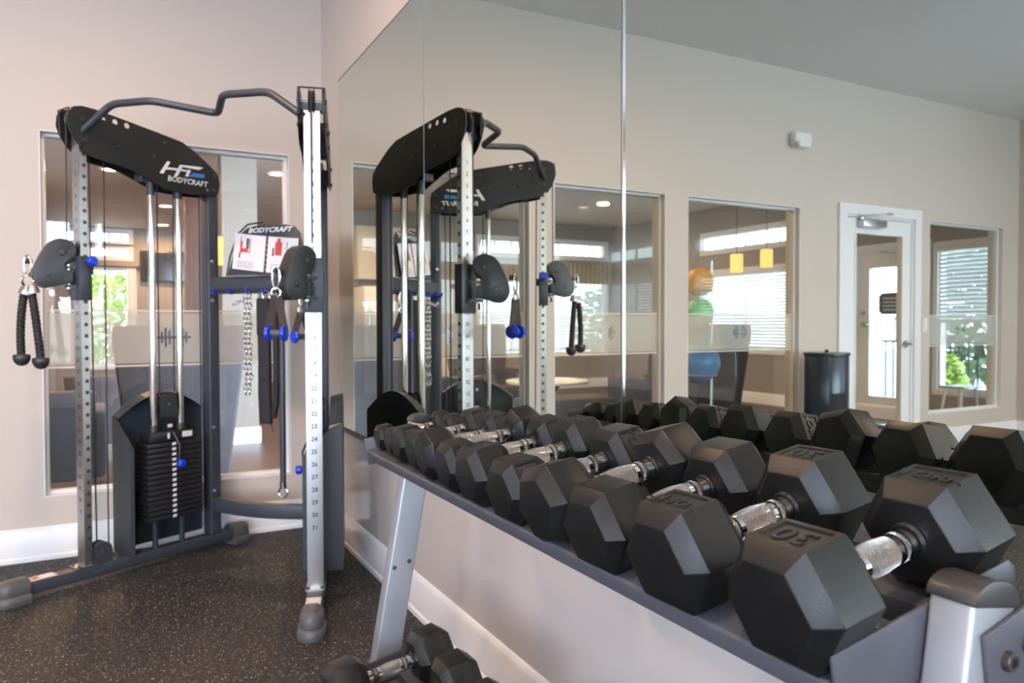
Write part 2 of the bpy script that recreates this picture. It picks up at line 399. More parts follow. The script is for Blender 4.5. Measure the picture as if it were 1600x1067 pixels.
# door in the glazed wall
mb = MB()
cas = .088
cells(mb, (DX0-cas, DX1+cas), (0, DZ+cas), [(DX0, DX1, -1, DZ)], lambda u, v, d: (u, d, v), -.022, -.0, 'base')
cells(mb, (DX0-cas, DX1+cas), (0, DZ+cas), [(DX0, DX1, -1, DZ)], lambda u, v, d: (u, d, v), WT, WT+.02, 'base')
cells(mb, (DX0, DX1), (0, DZ), [(DX0+.018, DX1-.018, -1, DZ-.018)], lambda u, v, d: (u, d, v), 0, WT, 'base')
dr = struct(mb.build('door_1', smooth=0, weld=True))
a, b = DX0+.021, DX1-.021
mb = MB(); cells(mb, (a, b), (.012, DZ-.022), [(a+.125, b-.13, .24, DZ-.15)], lambda u, v, d: (u, d, v), .012, .056, 'base')
cells(mb, (a+.110, b-.115), (.225, DZ-.135), [(a+.128, b-.133, .243, DZ-.153)], lambda u, v, d: (u, d, v), .004, .012, 'base')
lf = mb.build('door_leaf', parent=dr, smooth=0, weld=True)
MB().box((a+.12, .030, .235), (b-.125, .036, DZ-.145), 'glass').build('pane', parent=lf, smooth=0)
# lever on the left (world) stile, hinges on the right stile
hx = DX0+.085
mb = MB(); mb.disc((hx, .012, .95), (0,-1,0), .032, .012, 24, 'metal').lathe([(0,.011),(.05,.011)], (hx, .002, .95), (0,-1,0), 14, 'metal')
mb.tube([(hx, -.045, .95), (hx+.05, -.050, .952), (hx+.115, -.047, .947)], [.012,.0095,.008], 12, 'metal')
mb.build('door_handle', parent=lf)
for z in (.25, 1.1, 1.85): MB().lathe([(0,.007),(.10,.007)], (DX1-.016, .003, z-.05), (0,0,1), 10, 'white_plastic').build('hinge', parent=dr)
mb = MB(); cxx = DX1-.30
mb.box((cxx-.17, -.055, 1.955), (cxx+.13, .010, 2.015), 'metal'); mb.lathe([(0,.022),(.03,.022)], (cxx+.12, -.022, 2.012), (0,0,1), 16, 'metal')
mb.tube([(cxx+.12, -.03, 2.045), (cxx-.02, -.15, 2.055), (cxx-.28, -.03, 2.085)], .008, 8, 'metal', sq=(.011,.004))
mb.build('door_closer', parent=dr, bevel=.003)
# light switch
mb = MB(); mb.box((-5.497, -.008, 1.06), (-5.422, 0, 1.185), 'white_plastic').box((-5.476, -.013, 1.085), (-5.443, -.006, 1.16), 'white_plastic')
tag(mb.build('light_switch', bevel=.002), 'small white light switch plate between the glass door and the last window', 'switch')
# detector high on the wall
t = empty('motion_detector', (-3.80, 0, 2.59), 'small white motion detector mounted high on the beige wall above the windows', 'sensor')
pts = [(-.105,-.055),(.07,-.055),(.105,-.02),(.105,.045),(.06,.06),(-.10,.06),(-.125,.02)]
MB().prism(pts, 0, -.07, lambda p, q, h: (-3.80+p*.85, h, 2.59+q)).build('housing', 'white_plastic', t, bevel=.012, bseg=3)
mb = MB(); mb.sphere((-3.735, -.066, 2.553), .022, 'metal', 16); mb.build('lens', parent=t)

# ------------------------------------------------------------------ mirrors
seam = [-.372, -1.597, -2.840, -4.083, -5.32]
names = ['narrow seamed wall mirror nearest the room corner, left of the first thin seam', 'tall wall mirror between the first and second vertical seams', 'tall wall mirror right of the second bright seam, behind the heaviest dumbbells', 'tall wall mirror past the near end of the dumbbell rack']
for i in range(4):
    y1, y0 = seam[i]-.0015, seam[i+1]+(.0035 if i == 1 else .0015)
    mb = MB(); mb.box((-.0055, y0, .600), (0, y1, 2.388), 'mirror_edge')
    mb.add([(-.006, y0+.002, .602), (-.006, y1-.002, .602), (-.006, y1-.002, 2.386), (-.006, y0+.002, 2.386)], [(0,1,2,3)], 'mirror')
    o = mb.build('wall_mirror', smooth=0); tag(o, names[i], 'mirror', 'mirror panels on the wall')
    if i: pass
mb = MB()
mb.box((-.012, seam[-1], .585), (0, seam[0]+.006, .591), 'metal').box((-.013, seam[-1], .585), (-.010, seam[0]+.006, .604), 'rack_dark')
mb.box((-.004, seam[-1], 2.388), (0, seam[0]+.003, 2.397), 'dark_gap')
mb.box((-.004, seam[0], .60), (0, seam[0]+.003, 2.39), 'mirror_edge')
mb.box((-.009, seam[2]-.001, .60), (-.0058, seam[2]+.003, 2.388), 'dark_gap'); mb.box((-.0095, seam[2]-.005, .60), (-.0058, seam[2]-.001, 2.388), 'chrome')
struct(mb.build('trim_1', smooth=0))

# ------------------------------------------------------------------ dumbbells
AL = .163
def dframe(al, be, ga):
    ax = Vector((math.cos(al)*math.cos(be), math.cos(al)*math.sin(be), math.sin(al)))
    yy = Vector((-math.sin(be), math.cos(be), 0)); zz = ax.cross(yy)
    return ax, yy*math.cos(ga)+zz*math.sin(ga), -yy*math.sin(ga)+zz*math.cos(ga)

def head_mesh(c, ax, yy, zz, sgn, R, hl, cx, s, labels):
    """hexagonal head: c = handle side face centre, sgn = outward direction along ax"""
    bm = bmesh.new(); rings = []
    for t, r in ((0, R*s), (cx, R), (hl-cx, R), (hl, R*s)):
        rings.append([bm.verts.new(c+ax*sgn*t+yy*r*math.cos(PI*k/3)+zz*r*math.sin(PI*k/3)) for k in range(6)])
    faces = {}
    for i in range(3):
        for k in range(6):
            f = bm.faces.new([rings[i][k], rings[i][(k+1) % 6], rings[i+1][(k+1) % 6], rings[i+1][k]])
            if i == 1: faces[k] = f
    bm.faces.new(rings[0][::-1]); bm.faces.new(rings[3])
    bmesh.ops.recalc_face_normals(bm, faces=bm.faces)
    bm.normal_update()
    info = {}
    for k, txt in labels.items():
        f = faces[k]; n = f.normal.copy(); cc = f.calc_center_median()
        bmesh.ops.inset_region(bm, faces=[f], thickness=R*.085, use_even_offset=True)
        bmesh.ops.inset_region(bm, faces=[f], thickness=R*.022, depth=-R*.040, use_even_offset=True)
        f.material_index = 1; info[k] = (cc-n*R*.040, n)
    lab = {f for f in bm.faces if f.material_index == 1}
    es = [e for e in bm.edges if e.calc_face_angle(0) > math.radians(20) and not any(f in lab for f in e.link_faces) and e.calc_length() > R*.2]
    es = [e for e in es if all(any((v.co-q.co).length < 1e-6 for r in rings for q in r if q.is_valid) for v in e.verts)]
    bmesh.ops.bevel(bm, geom=es, offset=R*.022, segments=2, affect='EDGES', profile=.5, clamp_overlap=True)
    bm.normal_update()
    me = bpy.data.meshes.new('head'); bm.to_mesh(me)
    vs = [v.co.copy() for v in bm.verts]; fs = [[v.index for v in f.verts] for f in bm.faces]; ms = [f.material_index for f in bm.faces]
    bm.free(); bpy.data.meshes.remove(me)
    mb = MB(); mb.mats = ['rubber', 'label']; mb.v = vs; mb.f = fs; mb.m = ms
    # rubber collar round the handle
    mb.lathe([(-.0035, R*.235), (-.0045, R*.27), (-.0015, R*.30), (.004, R*.30)], c, ax*sgn, 32, 'rubber', caps=False)
    for k, txt in labels.items():
        if not txt: continue
        cc, n = info[k]; body, flip = txt
        right = -yy if k == 1 else None
        if k == 1: right = -(yy-n*yy.dot(n)).normalized(); 
        else:
            a = math.radians(60*k+120); right = (yy*math.cos(a)+zz*math.sin(a)).normalized(); right = (right-n*right.dot(n)).normalized()
        up = n.cross(right)
        if flip: right, up = -right, -up
        size = R*(.62 if len(body) < 3 else .40)
        put_text(mb, body, size, cc+n*R*.012, right, up, 'label', ext=R*.022, bold=R*.006)
    return mb

def dumbbell(y, R, Lh, be=0., ga=0., lab=None, label='', group='dumbbells on the upper tray', xc=-.332, surf=(-.33, .825), al=AL, lift=0., name='dumbbell', xs=0.):
    zc = surf[1]+math.tan(al)*(xc-surf[0])+(R*.866*max(1., math.cos(abs(ga)-0)+.0)+lift)/math.cos(al)
    c = Vector((xc, y, zc)); ax, yy, zz = dframe(al, be, ga)
    t = empty(name, (xc, y, zc-R*.866), label, 'dumbbell', group)
    hl, cx, s = 1.38*R, .29*R, .716
    for sg in (-1, 1):
        L = (lab or {}).get(sg, {})
        mb = head_mesh(c+ax*sg*(Lh-hl), ax, yy, zz, sg, R, hl, cx, s, L)
        o = mb.build('head', parent=t, smooth=28, recalc=False)
    # contoured handle: end rings, collars, knurled grip with polished bands
    g = Lh-hl; r0 = min(.0165, R*.27); N = 25
    prof = []
    def add(a, r, mat): prof.append((a, r, mat))
    seq = [(-g-.003, r0*.98, 'chrome'), (-g+g*.26, r0*.98, 'chrome'), (-g+g*.265, r0*.82, 'black_cap'), (-g+g*.34, r0*.82, 'black_cap'), (-g+g*.345, r0*1.0, 'knurl'), (-g+g*.44, r0*1.0, 'chrome'),
           (-g+g*.445, r0*.84, 'black_cap'), (-g+g*.49, r0*.84, 'black_cap'), (-g+g*.495, r0*.99, 'chrome'), (-g+g*.60, r0*1.0, 'knurl')]
    full = seq+[(-g*.30, r0*1.03, 'knurl'), (-g*.12, r0*1.10, 'knurl'), (g*.12, r0*1.10, 'knurl'), (g*.30, r0*1.03, 'knurl')]
    mir = [(-a, r, None) for a, r, _ in seq[::-1]]
    mm = [q[2] for q in seq[::-1]]
    pts = full+[(a, r, mm[min(i+1, len(mm)-1)] if i+1 < len(mm) else 'chrome') for i, (a, r, _) in enumerate(mir)]
    n = 28; a_, b_ = yy, zz; mb = MB(); base = 0; vs = []; fs = []; ms = []
    for (t_, r, _) in pts: vs += [c+ax*t_+(a_*math.cos(2*PI*k/n)+b_*math.sin(2*PI*k/n))*r for k in range(n)]
    for i in range(len(pts)-1):
        for k in range(n): fs.append((i*n+k, i*n+(k+1) % n, (i+1)*n+(k+1) % n, (i+1)*n+k)); ms.append(pts[i][2])
    for f, m_ in zip(fs, ms):
        pass
    mb.v = vs; mb.f = [list(f) for f in fs]; mb.m = [mb.mi(m_) for m_ in ms]
    o = mb.build('handle', parent=t, smooth=50)
    # unwrap by angle and length so the knurl runs diagonally
    me = o.data; uv = me.uv_layers.new(name='UVMap')
    off = wloc(t)
    for p in me.polygons:
        us = []
        for li in p.loop_indices:
            v = me.vertices[me.loops[li].vertex_index].co+off-c
            us.append([math.atan2(v.dot(b_), v.dot(a_))/(2*PI), v.dot(ax)])
        if max(u[0] for u in us)-min(u[0] for u in us) > .5:
            for u in us:
                if u[0] < 0: u[0] += 1
        for li, u in zip(p.loop_indices, us): uv.data[li].uv = u
    return t

Y30 = {-1: {1: ('30', True)}, 1: {1: ('YORK', False)}}
DB = [
 (-3.717, .0700, .157, .020, -.006, {-1: {1: ('30', True)}, 1: {1: ('YORK', False)}}, 'largest black hex dumbbell at the near end of the upper tray, number 30 on top'),
 (-3.550, .0690, .159, .034, -.014, {-1: {1: ('YORK', True)}, 1: {1: ('30', True)}}, 'second black hex dumbbell from the near end of the upper tray, lettering on both tops'),
 (-3.399, .0645, .155, .042, -.008, {-1: {3: ('25', False)}, 1: {3: ('YORK', False)}}, 'third black hex dumbbell from the near end of the upper tray, plain flat tops'),
 (-3.271, .0645, .158, .055, -.250, {}, 'fourth black hex dumbbell from the near end, rolled slightly onto an edge'),
 (-3.139, .0600, .149, .050, -.010, {-1: {2: ('20', False)}, 1: {2: ('YORK', False)}}, 'fifth black hex dumbbell from the near end, recessed panel on its right side'),
 (-3.005, .0600, .147, .022, -.038, {-1: {1: ('20', True)}, 1: {1: ('YORK', False)}}, 'sixth black hex dumbbell from the near end, small number on its near top'),
 (-2.887, .0540, .142, .019,  .050, {-1: {2: ('15', False)}, 1: {2: ('YORK', False)}}, 'seventh black hex dumbbell from the near end, side panel facing the near end'),
 (-2.775, .0540, .141, -.03, -.640, {}, 'eighth black hex dumbbell from the near end, rolled up onto an edge'),
 (-2.668, .0480, .126, .02,  .02, {-1: {2: ('10', False)}, 1: {2: ('YORK', False)}}, 'ninth black hex dumbbell from the near end, medium sized, far half of the tray'),
 (-2.560, .0475, .124, .02, -.03, {-1: {2: ('10', False)}, 1: {2: ('YORK', False)}}, 'tenth black hex dumbbell from the near end, medium sized, just before the two smallest'),
 (-2.463, .0370, .104, .01,  .00, {}, 'second smallest black hex dumbbell, one from the far end of the upper tray'),
 (-2.378, .0360, .104, .00,  .00, {}, 'smallest black hex dumbbell at the far end of the upper tray'),
]
for y, R, Lh, be, ga, lab, l in DB:
    lift = R*(max(abs(math.cos(ga-PI/3+PI/3)), 0)-.866)*0
    # a rolled head rests on an edge: centre height = support distance of the hexagon
    supp = max(-math.sin(ga+k*PI/3) for k in range(6))*R
    small = .006 if R < .04 else 0
    dumbbell(y, R, Lh, be, ga, lab, l, lift=supp-R*.866, xc=-.332-small)

# lower tray: heavier pairs, same tilt
low_lab = ['dumbbell at the far end of the lower tray beside the silver leg', 'second dumbbell on the lower tray, partly below the frame', 'third dumbbell on the lower tray', 'fourth dumbbell on the lower tray', 'fifth dumbbell on the lower tray', 'sixth dumbbell on the lower tray', 'seventh dumbbell on the lower tray', 'heavy dumbbell at the near end of the lower tray']
LS = (-.436, .215)
for i in range(3):
    y = -2.475-i*.165
    dumbbell(y, .070, .158, .02, (-.10 if i == 0 else .0), {}, 'black hex '+low_lab[i], 'dumbbells on the lower tray', xc=-.442, surf=LS, lift=.0015 if i else .005)

# ------------------------------------------------------------------ dumbbell rack
rk = empty('dumbbell_rack', (-.42, -3.05, 0), 'two tier dumbbell rack with silver slanted legs and slate trays along the mirror', 'rack')
TA = Vector((math.cos(AL), 0, math.sin(AL))); TN = Vector((-math.sin(AL), 0, math.cos(AL)))
def tray(o, y0, y1):
    O = Vector((o[0], 0, o[1]))
    P = lambda s_, h, y: O+TA*s_+TN*h+Vector((0, y, 0))
    for nm, s0, s1, front in (('front_rail', -.124, -.052, True), ('back_rail', .050, .132, False)):
        # folded channel: shelf plus down-turned flanges, the outer one with a rolled lip
        if front: prof = [(s0,-.0005),(s0-.003,-.004),(s0-.003,-.024),(s0,-.024),(s0,-.0045),(s1-.003,-.0045),(s1-.003,-.028),(s1,-.028),(s1,-.0005)]
        else: prof = [(s0,-.0005),(s0,-.030),(s0+.003,-.030),(s0+.003,-.0045),(s1-.003,-.0045),(s1-.003,.012),(s1,.012),(s1,-.024),(s1-.003,-.024),(s1-.003,-.006)][:4]+[(s1-.003,-.0045),(s1-.003,.010),(s1,.010),(s1,-.0045-.0)]
        if not front: prof = [(s0,-.0005),(s0,-.030),(s0+.003,-.030),(s0+.003,-.0045),(s1,-.0045),(s1,.010),(s1-.003,.010),(s1-.003,-.0005)]
        mb = MB(); mb.loft([[P(a, b, y) for a, b in prof] for y in (y0, y1)], 'rack_dark'); mb.build(nm, parent=rk, smooth=30, bevel=.0012)
    for y, t in ((y0, .004), (y1, -.004)):
        pts = [(-.1285, .030), (.150, .030), (.160, .020), (.160, -.040), (-.1285, -.040)]
        MB().prism(pts, y-t, y, lambda p, q, h: P(p, q, h)).build('end_plate', 'rack_dark', rk, bevel=.001)
tray((-.33, .825), -3.768, -2.338)
tray(LS, -3.768, -2.338)
TAN = math.sin(AL)/math.cos(AL)
LD = Vector((.1715, 0, .9852)); LA = Vector((.9852, 0, -.1715)); LO = Vector((-.3255, 0, .872))
def leg(y0, y1):
    P = lambda s_, h, y: LO+LA*s_+LD*h+Vector((0, y, 0))      # s_ across, h up the leg from its top
    w = .069
    bot = lambda s_: -(LO.z+LA.z*s_-.045)/LD.z
    mb = MB(); vs = []
    for (s_, y) in ((0, y0), (w, y0), (w, y1), (0, y1)): vs += [P(s_, bot(s_), y), P(s_, 0, y)]
    mb.add(vs, [(0,2,3,1),(2,4,5,3),(4,6,7,5),(6,0,1,7),(0,6,4,2),(1,3,5,7)], 'silver')
    L = mb.build('leg', parent=rk, bevel=.005, bseg=3, smooth=40)
    mb = MB(); yo = y0-.0008
    for z, ds in ((.488, .013), (.488, .052), (.20, .013), (.20, .052)):
        h = (z+(ds-.03)*.30-LO.z-LA.z*ds)/LD.z
        mb.disc(P(ds, h, yo), (0, 1, 0), .0060, .0012, 16, 'dark_gap').mark()
    MBsub(mb, 'bolt_hole', None, L, rk)
    n = 14; arc = [(-.002, -.004)]
    for k in range(n+1):
        th = PI*k/n; arc.append((w/2-math.cos(th)*(w+.004)/2, math.sin(th)*.021))
    arc.append((w+.002, -.004))
    MB().prism(arc, y0-.002, y1+.002, lambda p, q, h: P(p, q, h), 'black_cap').build('end_cap', parent=rk, smooth=40, bevel=.0008)
    mb = MB(); ym = (y0+y1)/2; mb.box((-.80, ym-.024, .012), (-.10, ym+.024, .062), 'silver'); mb.build('foot', parent=rk, bevel=.005)
    mb = MB()
    for x in (-.81, -.14): mb.box((x, ym-.026, 0), (x+.05, ym+.026, .066), 'black_cap').mark()
    mb.build_each('foot_cap', parent=rk, bevel=.006)
leg(-3.8175, -3.7735); leg(-2.334, -2.290)
# outer bracket with hex socket bolts at the near end
BO = Vector((-.318, 0, .841)); P = lambda s_, h, y: BO+TA*s_+TN*h+Vector((0, y, 0))
MB().prism([(0, 0), (.16, .012), (.16, -.11), (.02, -.11), (0, -.09)], -3.823, -3.8185, lambda p, q, h: P(p, q, h)).build('bracket', 'rack_dark', rk, bevel=.001)
for a, b in ((.029, -.034), (.065, -.030)):
    mb = MB(); mb.lathe([(0,.0095),(.006,.0095),(.0075,.008),(.0075,.0045),(.003,.0045)], P(a, b, -3.823), (0,-1,0), 20, 'black_cap'); mb.build('bolt', parent=rk)

# ------------------------------------------------------------------ cable machine
cm = empty('cable_machine', (-.75, -.86, 0), 'charcoal and chrome corner cable machine with two pulley towers and weight stacks', 'exercise machine')
LU = Vector((-1.166, -.494, 0)); RU = Vector((-.337, -1.234, 0))
uL = Vector((.8826, .4703, 0)).normalized(); uR = Vector((.2756, .9613, 0)).normalized()
nL = Vector((uL.y, -uL.x, 0)); nR = Vector((-uR.y, uR.x, 0))     # inner side normals
def wing(base, u, n, left):
    T = lambda p: base+u*p[0]+n*p[1]+Vector((0, 0, p[2]))
    B = lambda: MB(lambda p: T(p))
    V3 = lambda d, y, z: (d, y, z)
    # base tube and rubber feet
    B().box((-.26, -.032, .028), (.76, .032, .080), 'frame').build('base_tube', parent=cm, bevel=.008, bseg=3)
    for s0, s1 in ((-.35, -.235), (.72, .83)):
        mb = B(); sg = -1 if s0 < 0 else 1; e = s0 if s0 < 0 else s1; i_ = s1 if s0 < 0 else s0
        def ring(z, g):
            pts = []
            L_ = abs(i_-e)
            for k in range(9):
                th = -PI/2+PI*k/8; pts.append((e-sg*(.05)+sg*(math.cos(th)*(.05+g)), math.sin(th)*(.046+g)))
            pts += [(i_, .046+g), (i_, -(.046+g))]
            return [(a, b, z) for a, b in pts]
        mb.loft([ring(0, .004), ring(.012, .006), ring(.034, .004), ring(.040, -.004), ring(.050, -.002), ring(.078, -.004), ring(.094, -.014), ring(.100, -.030)], 'foot')
        mb.build('rubber_foot', parent=cm, smooth=50)
    mb = B().box((-.232, -.028, .0805), (-.125, .028, .083), 'sticker'); mb.box((-.21,-.012,.083),(-.19,.012,.0835),'red_print').box((-.18,-.02,.083),(-.14,.018,.0835),'white_print')
    mb.build('safety_sticker', parent=cm, smooth=0)
    # chrome upright with foot flange
    mb = B(); mb.box((-.016, -.031, .082), (.016, .031, 1.985), 'chrome_tube')
    for k in range(37):
        z = .155+k*.049
        if z > 1.93: break
        for yy_ in (.0314, -.0314): mb.add([(.004+.0085*math.cos(2*PI*q/12), yy_, z+.0085*math.sin(2*PI*q/12)) for q in range(12)], [tuple(range(12))], 'dark_gap')
    for k in range(31):
        z = 1.838-k*.0505
        vs, fs = text_mesh(str(k+1), .025, 0., 0., .0006)
        mb.add([Vector((-.0163, -v.x, z+v.y)) for v in vs], fs, 'dark_print')
    up = mb.build('upright', parent=cm, bevel=.004, bseg=2)
    mb = B(); mb.box((-.05, -.038, .080), (.05, .038, .087), 'metal'); mb.build('upright_flange', parent=cm)
    mb = B()
    for a, b in ((-.038,-.026),(.038,-.026),(-.038,.026),(.038,.026)): mb.disc((a,b,.087), (0,0,1), .007, .006, 6, 'black_cap').mark()
    mb.build_each('flange_bolt', parent=cm)
    # rear post
    mb = B(); mb.box((.594, -.034, .080), (.652, .034, 1.86), 'frame'); mb.build('rear_post', parent=cm, bevel=.007, bseg=3)
    mb = B()
    for z in (.30, .62, 1.32, 1.255, 1.45): mb.lathe([(0,.009),(.005,.009),(.007,.006)], (.612, .034, z), (0,1,0), 10, 'metal').mark()
    mb.build_each('frame_bolt', parent=cm)
    # head plates
    out = [(-.070,1.985),(-.066,2.030),(-.045,2.058),(-.01,2.068),(.046,2.066),(.13,2.055),(.23,2.040),(.34,2.024),(.449,2.006),(.512,1.975),(.565,1.940),(.610,1.908),(.642,1.880),(.650,1.84),(.642,1.786),(.600,1.770),(.495,1.764),(.365,1.768),(.272,1.805),(.20,1.832),(.154,1.842),(.08,1.848),(.017,1.862),(-.03,1.905),(-.056,1.945)]
    for sg, nm in ((1, 'inner_head_plate'), (-1, 'outer_head_plate')):
        y0, y1 = (.046, .052) if sg > 0 else (-.052, -.046)
        bm_ = B()
        # outline with three round see-through holes cut as a bridge polygon is costly: punch with a boolean-free grid ring
        bm = bmesh.new(); ov = [bm.verts.new((a, y0, z)) for a, z in out]; oe = [bm.edges.new((ov[i], ov[(i+1) % len(ov)])) for i in range(len(ov))]
        for hx_ in (.078, .131, .184):
            hv = [bm.verts.new((hx_+.013*math.cos(2*PI*k/14), y0, 2.030-(.004 if hx_ > .15 else 0)+.013*math.sin(2*PI*k/14))) for k in range(14)]
            oe += [bm.edges.new((hv[i], hv[(i+1) % 14])) for i in range(14)]
        bmesh.ops.triangle_fill(bm, use_beauty=True, edges=oe)
        ext = bmesh.ops.extrude_face_region(bm, geom=list(bm.faces))
        bmesh.ops.translate(bm, vec=(0, y1-y0, 0), verts=[e for e in ext['geom'] if isinstance(e, bmesh.types.BMVert)])
        bm.verts.index_update()
        bm_.add([v.co.copy() for v in bm.verts], [[v.index for v in f.verts] for f in bm.faces], 'plate_black'); bm.free()
        mb = bm_
        if sg > 0:
            # logo: slanted maker's mark, blue stroke and word below
            yl = y1+.0006
            q = lambda pts, m_: mb.add([(a, yl, z) for a, z in pts], [tuple(range(len(pts)))], m_)
            flip = (lambda a: a) if left else (lambda a: .92-a)
            def Q(pts, m_): q([(flip(a), z) for a, z in pts], m_)
            Q([(.333,1.840),(.352,1.840),(.388,1.900),(.372,1.902)], 'white_print')
            Q([(.362,1.862),(.43,1.867),(.434,1.877),(.366,1.873)], 'white_print')
            Q([(.405,1.838),(.422,1.838),(.452,1.893),(.436,1.896)], 'white_print')
            Q([(.436,1.896),(.446,1.888),(.535,1.888),(.560,1.902),(.54,1.904)], 'white_print')
            Q([(.440,1.868),(.49,1.868),(.492,1.876),(.444,1.876)], 'white_print')
            Q([(.462,1.846),(.478,1.846),(.492,1.880),(.478,1.880)], 'white_print')
            Q([(.480,1.848),(.566,1.852),(.566,1.872),(.505,1.868)], 'blue_print')
            vs, fs = text_mesh('BODYCRAFT', .036, .0, .15, .0006)
            rr = 1 if left else -1
            mb.add([((.476 if left else .444)+v.x*rr*1.0, yl+v.z*.5, 1.822+v.y) for v in vs], fs, 'white_print')
            mb.add([(flip(.580)+.006*math.cos(2*PI*q_/12), yl, 1.797+.006*math.sin(2*PI*q_/12)) for q_ in range(12)], [tuple(range(12))], 'blue_print')
        hp = bm_.build(nm, parent=cm, smooth=30, weld=True)
        mb = B(); ys = y1 if sg > 0 else y0-.006
        for a, z in ((.142,1.924),(.364,1.983),(.31,1.907),(.618,1.874),(.615,1.80),(-.008,2.012),(-.003,1.923)):
            mb.lathe([(0,.011),(.006,.009)] if sg > 0 else [(0,.009),(.006,.011)], (a, ys, z), (0,1,0), 8, 'black_cap').mark()
        MBsub(mb, 'bolt_head', None, hp, cm)
    mb = B(); mb.box((-.02, -.046, 1.975), (.02, .046, 2.0), 'frame').mark().box((.20, -.046, 1.855), (.30, .046, 1.985), 'plate_black').mark().box((.56, -.046, 1.79), (.63, .046, 1.86), 'frame').mark()
    mb.box((.26, -.03, 1.80), (.52, .03, 1.83), 'frame')
    mb.build_each('head_spacer', parent=cm)
    # sheaves at the tower head
    for a, z in ((-.005, 2.012), (.395, 1.875)):
        mb = B(); mb.lathe([(-.012,.046),(-.010,.050),(-.004,.042),(.004,.042),(.010,.050),(.012,.046)], (a, 0, z), (0,1,0), 28, 'black_cap'); mb.lathe([(-.046,.006),(.046,.006)], (a,0,z),(0,1,0),10,'metal'); mb.build('pulley_wheel', parent=cm)
    mb = B()
    for yy_ in (-.044, .044): mb.tube([(-.056, yy_, 1.95), (-.062, yy_, 2.050), (-.03, yy_, 2.053)], .0035, 8, 'black_cap')
    mb.tube([(-.062, -.044, 2.050), (-.062, .044, 2.050)], .0035, 8, 'black_cap'); mb.build('cable_retainer', parent=cm)
    # guide rods with sleeves
    for d in (.319, .455):
        mb = B(); mb.lathe([(.60,.0155),(1.78,.0155)], (d, 0, 0), (0,0,1), 24, 'chrome'); gr = mb.build('guide_rod', parent=cm)
        mb = B(); mb.lathe([(1.74,.019),(1.83,.019)], (d, 0, 0), (0,0,1), 20, 'frame').mark(); mb.lathe([(.08,.013),(.24,.013)], (d,0,0), (0,0,1), 16, 'shroud').mark(); mb.lathe([(.58,.021),(.66,.021)], (d,0,0), (0,0,1), 20, 'black_cap'); MBsub(mb, 'rod_sleeve', None, gr, cm)
    # weight stack
    for k in range(15):
        z = .215+k*.0245
        mb = B().box((.258, -.055, z), (.535, .055, z+.0215), 'iron'); mb.add([(.377, .0553, z+.004), (.397, .0553, z+.006), (.397, .0553, z+.019), (.377, .0553, z+.017)], [(0,1,2,3)], 'white_print'); mb.build('weight_plate', parent=cm, bevel=.003)
    mb = B().box((.275, -.045, .583), (.50, .045, .630), 'iron')
    for xa, xb in ((.435,.487),(.36,.372)): mb.add([(xa,.0453,.595),(xb,.0453,.595),(xb,.0453,.622),(xa,.0453,.622)], [(0,1,2,3)], 'white_print')
    tp = mb.build('top_plate', parent=cm, bevel=.006)
    mb = B(); mb.box((.375, -.02, .63), (.40, .02, .665), 'iron').box((.376,.02,.645),(.40,.021,.66),'white_print')
    MBsub(mb, 'selector_stem', None, tp, cm)
    # coiled lanyard and blue pin
    mb = B(); mb.tube([(.390, .045, .625), (.405, .075, .56), (.402, .070, .49)], .005, 8, 'cable'); mb.lathe([(.05,.005),(.10,.005)], (.402, 0, .478), (0,1,0), 10, 'metal')
    pin = mb.build('selector_pin', parent=cm)
    mb = B(); mb.lathe([(.075,.010),(.082,.019),(.100,.019),(.106,.012)], (.402, 0, .478), (0,1,0), 18, 'blue'); MBsub(mb, 'pin_knob', None, pin, cm)
    # floating pulley over the stack
    arc = [(.342,.695)]+[(.386-.044*math.cos(PI*k/14), .765+.044*math.sin(PI*k/14)) for k in range(15)]+[(.430,.695)]
    mb = B()
    for y0, y1 in ((-.020,-.016),(.016,.020)): mb.prism(arc, y0, y1, lambda p, q, h: (p, h, q), 'cover')
    mb.lathe([(-.012,.040),(-.004,.034),(.004,.034),(.012,.040)], (.386,0,.762), (0,1,0), 24, 'black_cap'); mb.lathe([(-.024,.008),(.024,.008)], (.386,0,.755),(0,1,0),8,'metal')
    mb.box((.378,-.006,.65),(.394,.006,.70),'iron'); mb.build('stack_pulley', parent=cm)
    # low pulley guard on the base
    arc = [(.018,.078)]+[(.063-.045*math.cos(PI*k/14), .130+.045*math.sin(PI*k/14)) for k in range(15)]+[(.108,.078)]
    mb = B()
    for y0, y1 in ((-.024,-.020),(.020,.024)): mb.prism(arc, y0, y1, lambda p, q, h: (p, h, q), 'frame')
    mb.lathe([(-.014,.040),(-.004,.034),(.004,.034),(.014,.040)], (.063,0,.128), (0,1,0), 24, 'black_cap'); mb.lathe([(-.028,.009),(.028,.009)], (.063,0,.128),(0,1,0),8,'metal')
    mb.build('low_pulley_guard', parent=cm)
    # shroud: outer panel with arched top, front and rear flanges
    d0, d1, yo, yi = .178, .630, -.100, .062
    top = lambda d: .715+.105*math.sin(PI*min(1, max(0, (d-d0)/(d1-d0))))
    N = 20; ds = [d0+(d1-d0)*k/N for k in range(N+1)]
    mb = B(); pts = [(d, top(d)) for d in ds]+[(d1, .084), (d0, .084)]
    mb.prism(pts, yo-.004, yo, lambda p, q, h: (p, h, q), 'shroud')
    # curved front flange, cut lower towards the inside
    R_ = .03; fl = []
    for (dd, yy_, zt) in ((d0, yo, top(d0)), (d0, yo+.05, .69), (d0+.001, (yo+yi)/2, .655), (d0+.003, yi-.02, .60), (d0+.008, yi, .565)):
        fl.append((dd, yy_, zt))
